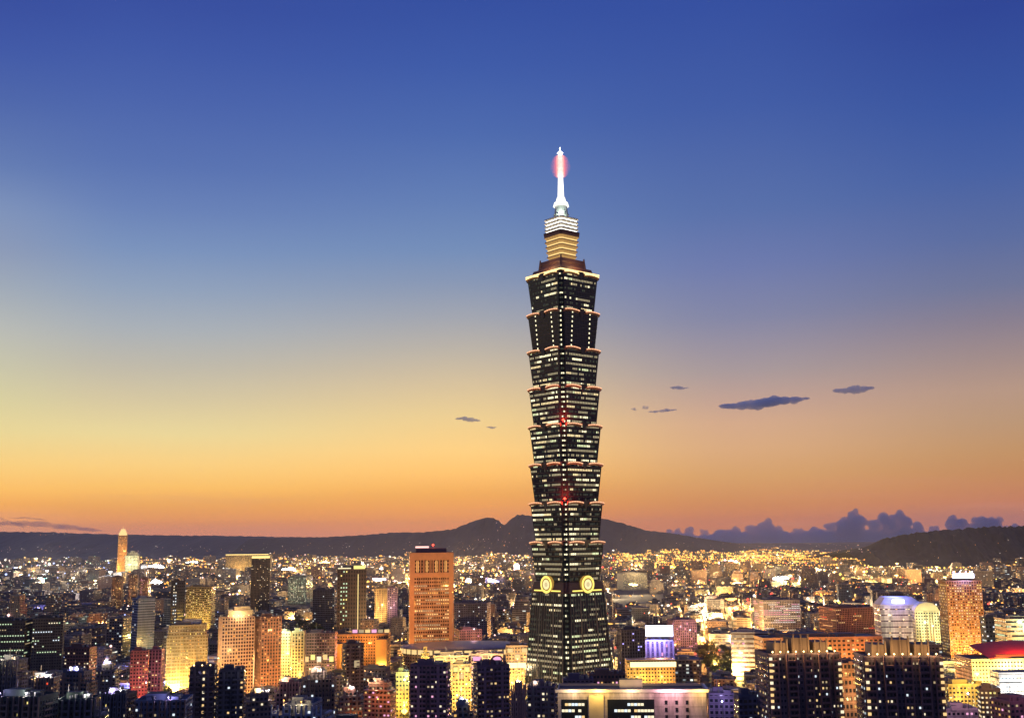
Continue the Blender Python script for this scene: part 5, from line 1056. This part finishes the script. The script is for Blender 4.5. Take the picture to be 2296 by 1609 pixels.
# ---------------------------------------------------------------- big floodlit spots: masts and roof-top signs
BIG = [(350, 1272, 'white', 1.3, 'left of two blazing white floodlight clusters below the slender golden tower'), (432, 1264, 'white', 1.2, 'blazing white floodlight cluster upper right of the slender golden tower'), (348, 1306, 'white', 1.2, 'white floodlight cluster lowest below the slender golden tower'), (375, 1258, 'warm', 1.2, 'warm floodlight cluster between the two blazing white ones'),
 (92, 1303, 'cyan', 1.5, 'turquoise-white floodlight cluster alone at the far left'), (88, 1312, 'cyan', 1.0, 'smaller turquoise light just below the turquoise-white cluster'), (648, 1278, 'white', 1.2, 'white floodlight cluster above the green glowing hall'), (730, 1262, 'warm', 1, 'warm floodlight cluster left of the yellow-crowned twin tower'), (700, 1285, 'white', .8, 'pale floodlight cluster right of the green glowing hall'),
 (850, 1300, 'pinkish', 1.1, 'pinkish floodlight cluster left of the orange office tower'), (865, 1276, 'white', 1.0, 'white floodlight cluster upper left of the orange office tower'), (905, 1308, 'warm', 1.0, 'warm floodlight cluster touching the left edge of the orange office tower'),
 (1062, 1302, 'white', 1.4, 'left of the white sports-ground floodlight clusters near the tower'), (1085, 1300, 'white', 1.4, 'middle one of the white sports-ground floodlight clusters'), (1108, 1304, 'violet', 1.1, 'violet-white floodlight cluster right end of the sports-ground row'), (1160, 1273, 'pinkish', 1.5, 'pinkish white floodlight cluster close left of the tiered tower'),
 (1503, 1273, 'yellow', 1.5, 'yellow floodlight cluster right of the tiered tower'), (1632, 1262, 'pinkish', 1.6, 'wide pinkish white floodlight cluster on the far right plain'), (1650, 1264, 'warm', 1.3, 'warm floodlight cluster right of the wide pinkish one'), (1750, 1298, 'white', 1.4, 'white floodlight cluster in the middle of the right plain'), (1830, 1278, 'warm', 1.2, 'warm floodlight cluster between the white one and the dark hill'),
 (1570, 1357, 'warm', 1.4, 'warm floodlight cluster high over the dark park'), (1562, 1392, 'warm', 1.5, 'warm floodlight cluster lower over the dark park'), (1690, 1368, 'yellow', 1.3, 'yellow floodlight cluster left of the striped offices'), (1640, 1345, 'amber', 1.2, 'orange floodlight cluster upper left of the striped offices'), (1420, 1312, 'warm', 1.1, 'warm floodlight cluster below the distant white hall'),
 (725, 1382, 'warm', 1.2, 'warm floodlight cluster before the dark twin-block tower'), (385, 1432, 'yellow', 1.4, 'yellow street floodlight left above the golden hotel'), (300, 1402, 'warm', .9, 'warm floodlight cluster left of the blue striped tower foot'), (45, 1395, 'green', .9, 'greenish light at the left edge'), (18, 1402, 'amber', 1.0, 'orange light at the left edge')]
for px, py, c, s, lb in BIG:
    s *= 2.5 if c in ('white', 'pinkish', 'cyan') else 1.8; z = 26; q = ray(px, py); t = (z - CAM.z) / q.z; p = CAM + q * t
    if p.y > 9000: p = CAM + q * (9000 / q.y); z = p.z
    k = p.y / 2500; rs = random.Random(px); b = MB(); b.cyl((0, 0), .5, .3, -z, 0, 0, 6); b.box((0, 0, .4), (9 * s * k, 1, .5), 0); cc = c if c in LAMPM else 'cyan'
    for i in range(7): b.ball(((i - 3) * 1.5 * s * k, -.6, rs.uniform(.3, 3.2) * k), (1.1 + .7 * rs.random()) * s * k * (1.15 - abs(i - 3) * .2), 1)
    o = b.build('floodlight_mast', [STEEL, LAMPM[cc]], None, (p.x, p.y, z)); tag(o, lb, 'floodlight', 'floodlight masts blazing across the plain')
    light(o, (0, -3, 4), 420000 * k * k, LC.get(c, PAL.get(c, (1, .8, .5))), 2 * k)
for gx, gy, gc in GLOWS:
    gp = ray(gx, gy); p = CAM + gp * ((13 - CAM.z) / gp.z); k = max(.6, p.y / 1500); rs = random.Random(int(gx)); b = MB()
    for i in range(3):
        ox, oz = (i - 1) * 5 * k, rs.uniform(-3, 2); b.cyl((ox, 0), .2, .14, -13, oz + .3, 0, 6); b.box((0, 0, -5 + i * .01), (10 * k, .25, .25), 0); b.ball((ox, -.4, oz + .5), (.75 + .4 * rs.random()) * k ** .5, 1)
    o = b.build('square_lamp', [STEEL, LAMPM.get(LM.get(gc, gc), LAMPM['warm'])], None, (p.x, p.y, 13)); q = nearest(gx, gy, 3)
    w_ = {'sodium': 'orange', 'gold': 'golden', 'warm': 'warm white', 'orange': 'deep orange', 'amber': 'amber'}[gc]
    side = 'left of' if gx < q[0]['x0'] else 'right of' if gx > q[0]['x1'] else 'at'
    tag(o, f"three-headed {w_} lamp flooding a street {side} the {q[0]['short']}, near the {q[1]['short']}" if len((q[0]['short'] + ' ' + q[1]['short']).split()) + len(side.split()) <= 6 else f"three-headed {w_} lamp flooding a street {side} the {q[0]['short']}", 'street lamp', 'three-headed lamps flooding the streets')
    light(o, (0, -4, 1), 230000 * k * k, LC[gc], 1.2)
# glow of street lamps, some of them added, between the blocks: lamps with light
random.seed(77); STREET = [c for c in CELLS if 880 < c[1] < 3000 and 0 < c[5] < W]
for x, y, w, d, hgt, px, py in random.sample(STREET, 210):
    warmth = 'blue' if (px < 300 and random.random() < .3) else random.choice(('sodium', 'sodium', 'amber', 'warm', 'orange')); z = 9
    if (px < 620 and py > 1330 and random.random() < .7) or (px < 420 and random.random() < .6): continue
    b = MB(); b.cyl((0, 0), .16, .1, -z, 0, 0, 6); b.bar((0, 0, 0), (0, -1.8, .4), .08); b.box((0, -2.0, .35), (.5, 1.2, .2), 0); b.ball((0, -2.0, .1), .32, 1)
    o = b.build('street_lamp', [STEEL, LAMPM.get(LM.get(warmth, warmth), LAMPM['warm'])], None, (x + w * .5, y - d * .5 - 4, z)); q = nearest(px, py, 2)
    tag(o, f"orange-toned street lamp lighting a lane near the {q[0]['short']}" if warmth != 'blue' else f"cool street lamp lighting a lane near the {q[0]['short']}", 'street lamp', 'street lamps in the lanes')
    light(o, (0, -2, -.8), random.uniform(40000, 190000) * (1 if y < 1600 else 1.8), LC[warmth], .8)

random.seed(5); FARC = [c for c in CELLS if 3000 < c[1] < 8500 and 0 < c[5] < W]
for x, y, w, d, hgt, px, py in random.sample(FARC, 150):  # masts added at random; their light stands in for lit streets
    if px < 500 and random.random() < .5: continue
    c = random.choice(('sodium', 'sodium', 'amber', 'warm')) if px > 300 else random.choice(('warm', 'amber', 'white')); z = hgt + 14; k = y / 2500
    b = MB(); b.cyl((0, 0), .6, .3, -z, 0, 0, 6); b.box((0, 0, .3), (7, 1, .5), 0)
    for i in range(4): b.ball((i * 2.4 * k ** .5 - 3.6 * k ** .5, -.5, 1), 1.3 * k ** .6, 1)
    o = b.build('floodlight_mast', [STEEL, LAMPM.get(LM.get(c, c), LAMPM['warm'])], None, (x, y, z)); q = nearest(px, py, 2)
    tag(o, f"far {'orange' if c in ('sodium', 'amber') else 'pale'} added floodlight mast above the rooftops beyond the {q[0]['short']}", 'floodlight', 'added far floodlight masts above the rooftops')
    light(o, (0, -3, 2), random.uniform(300000, 900000) * k, LC[c], 3)
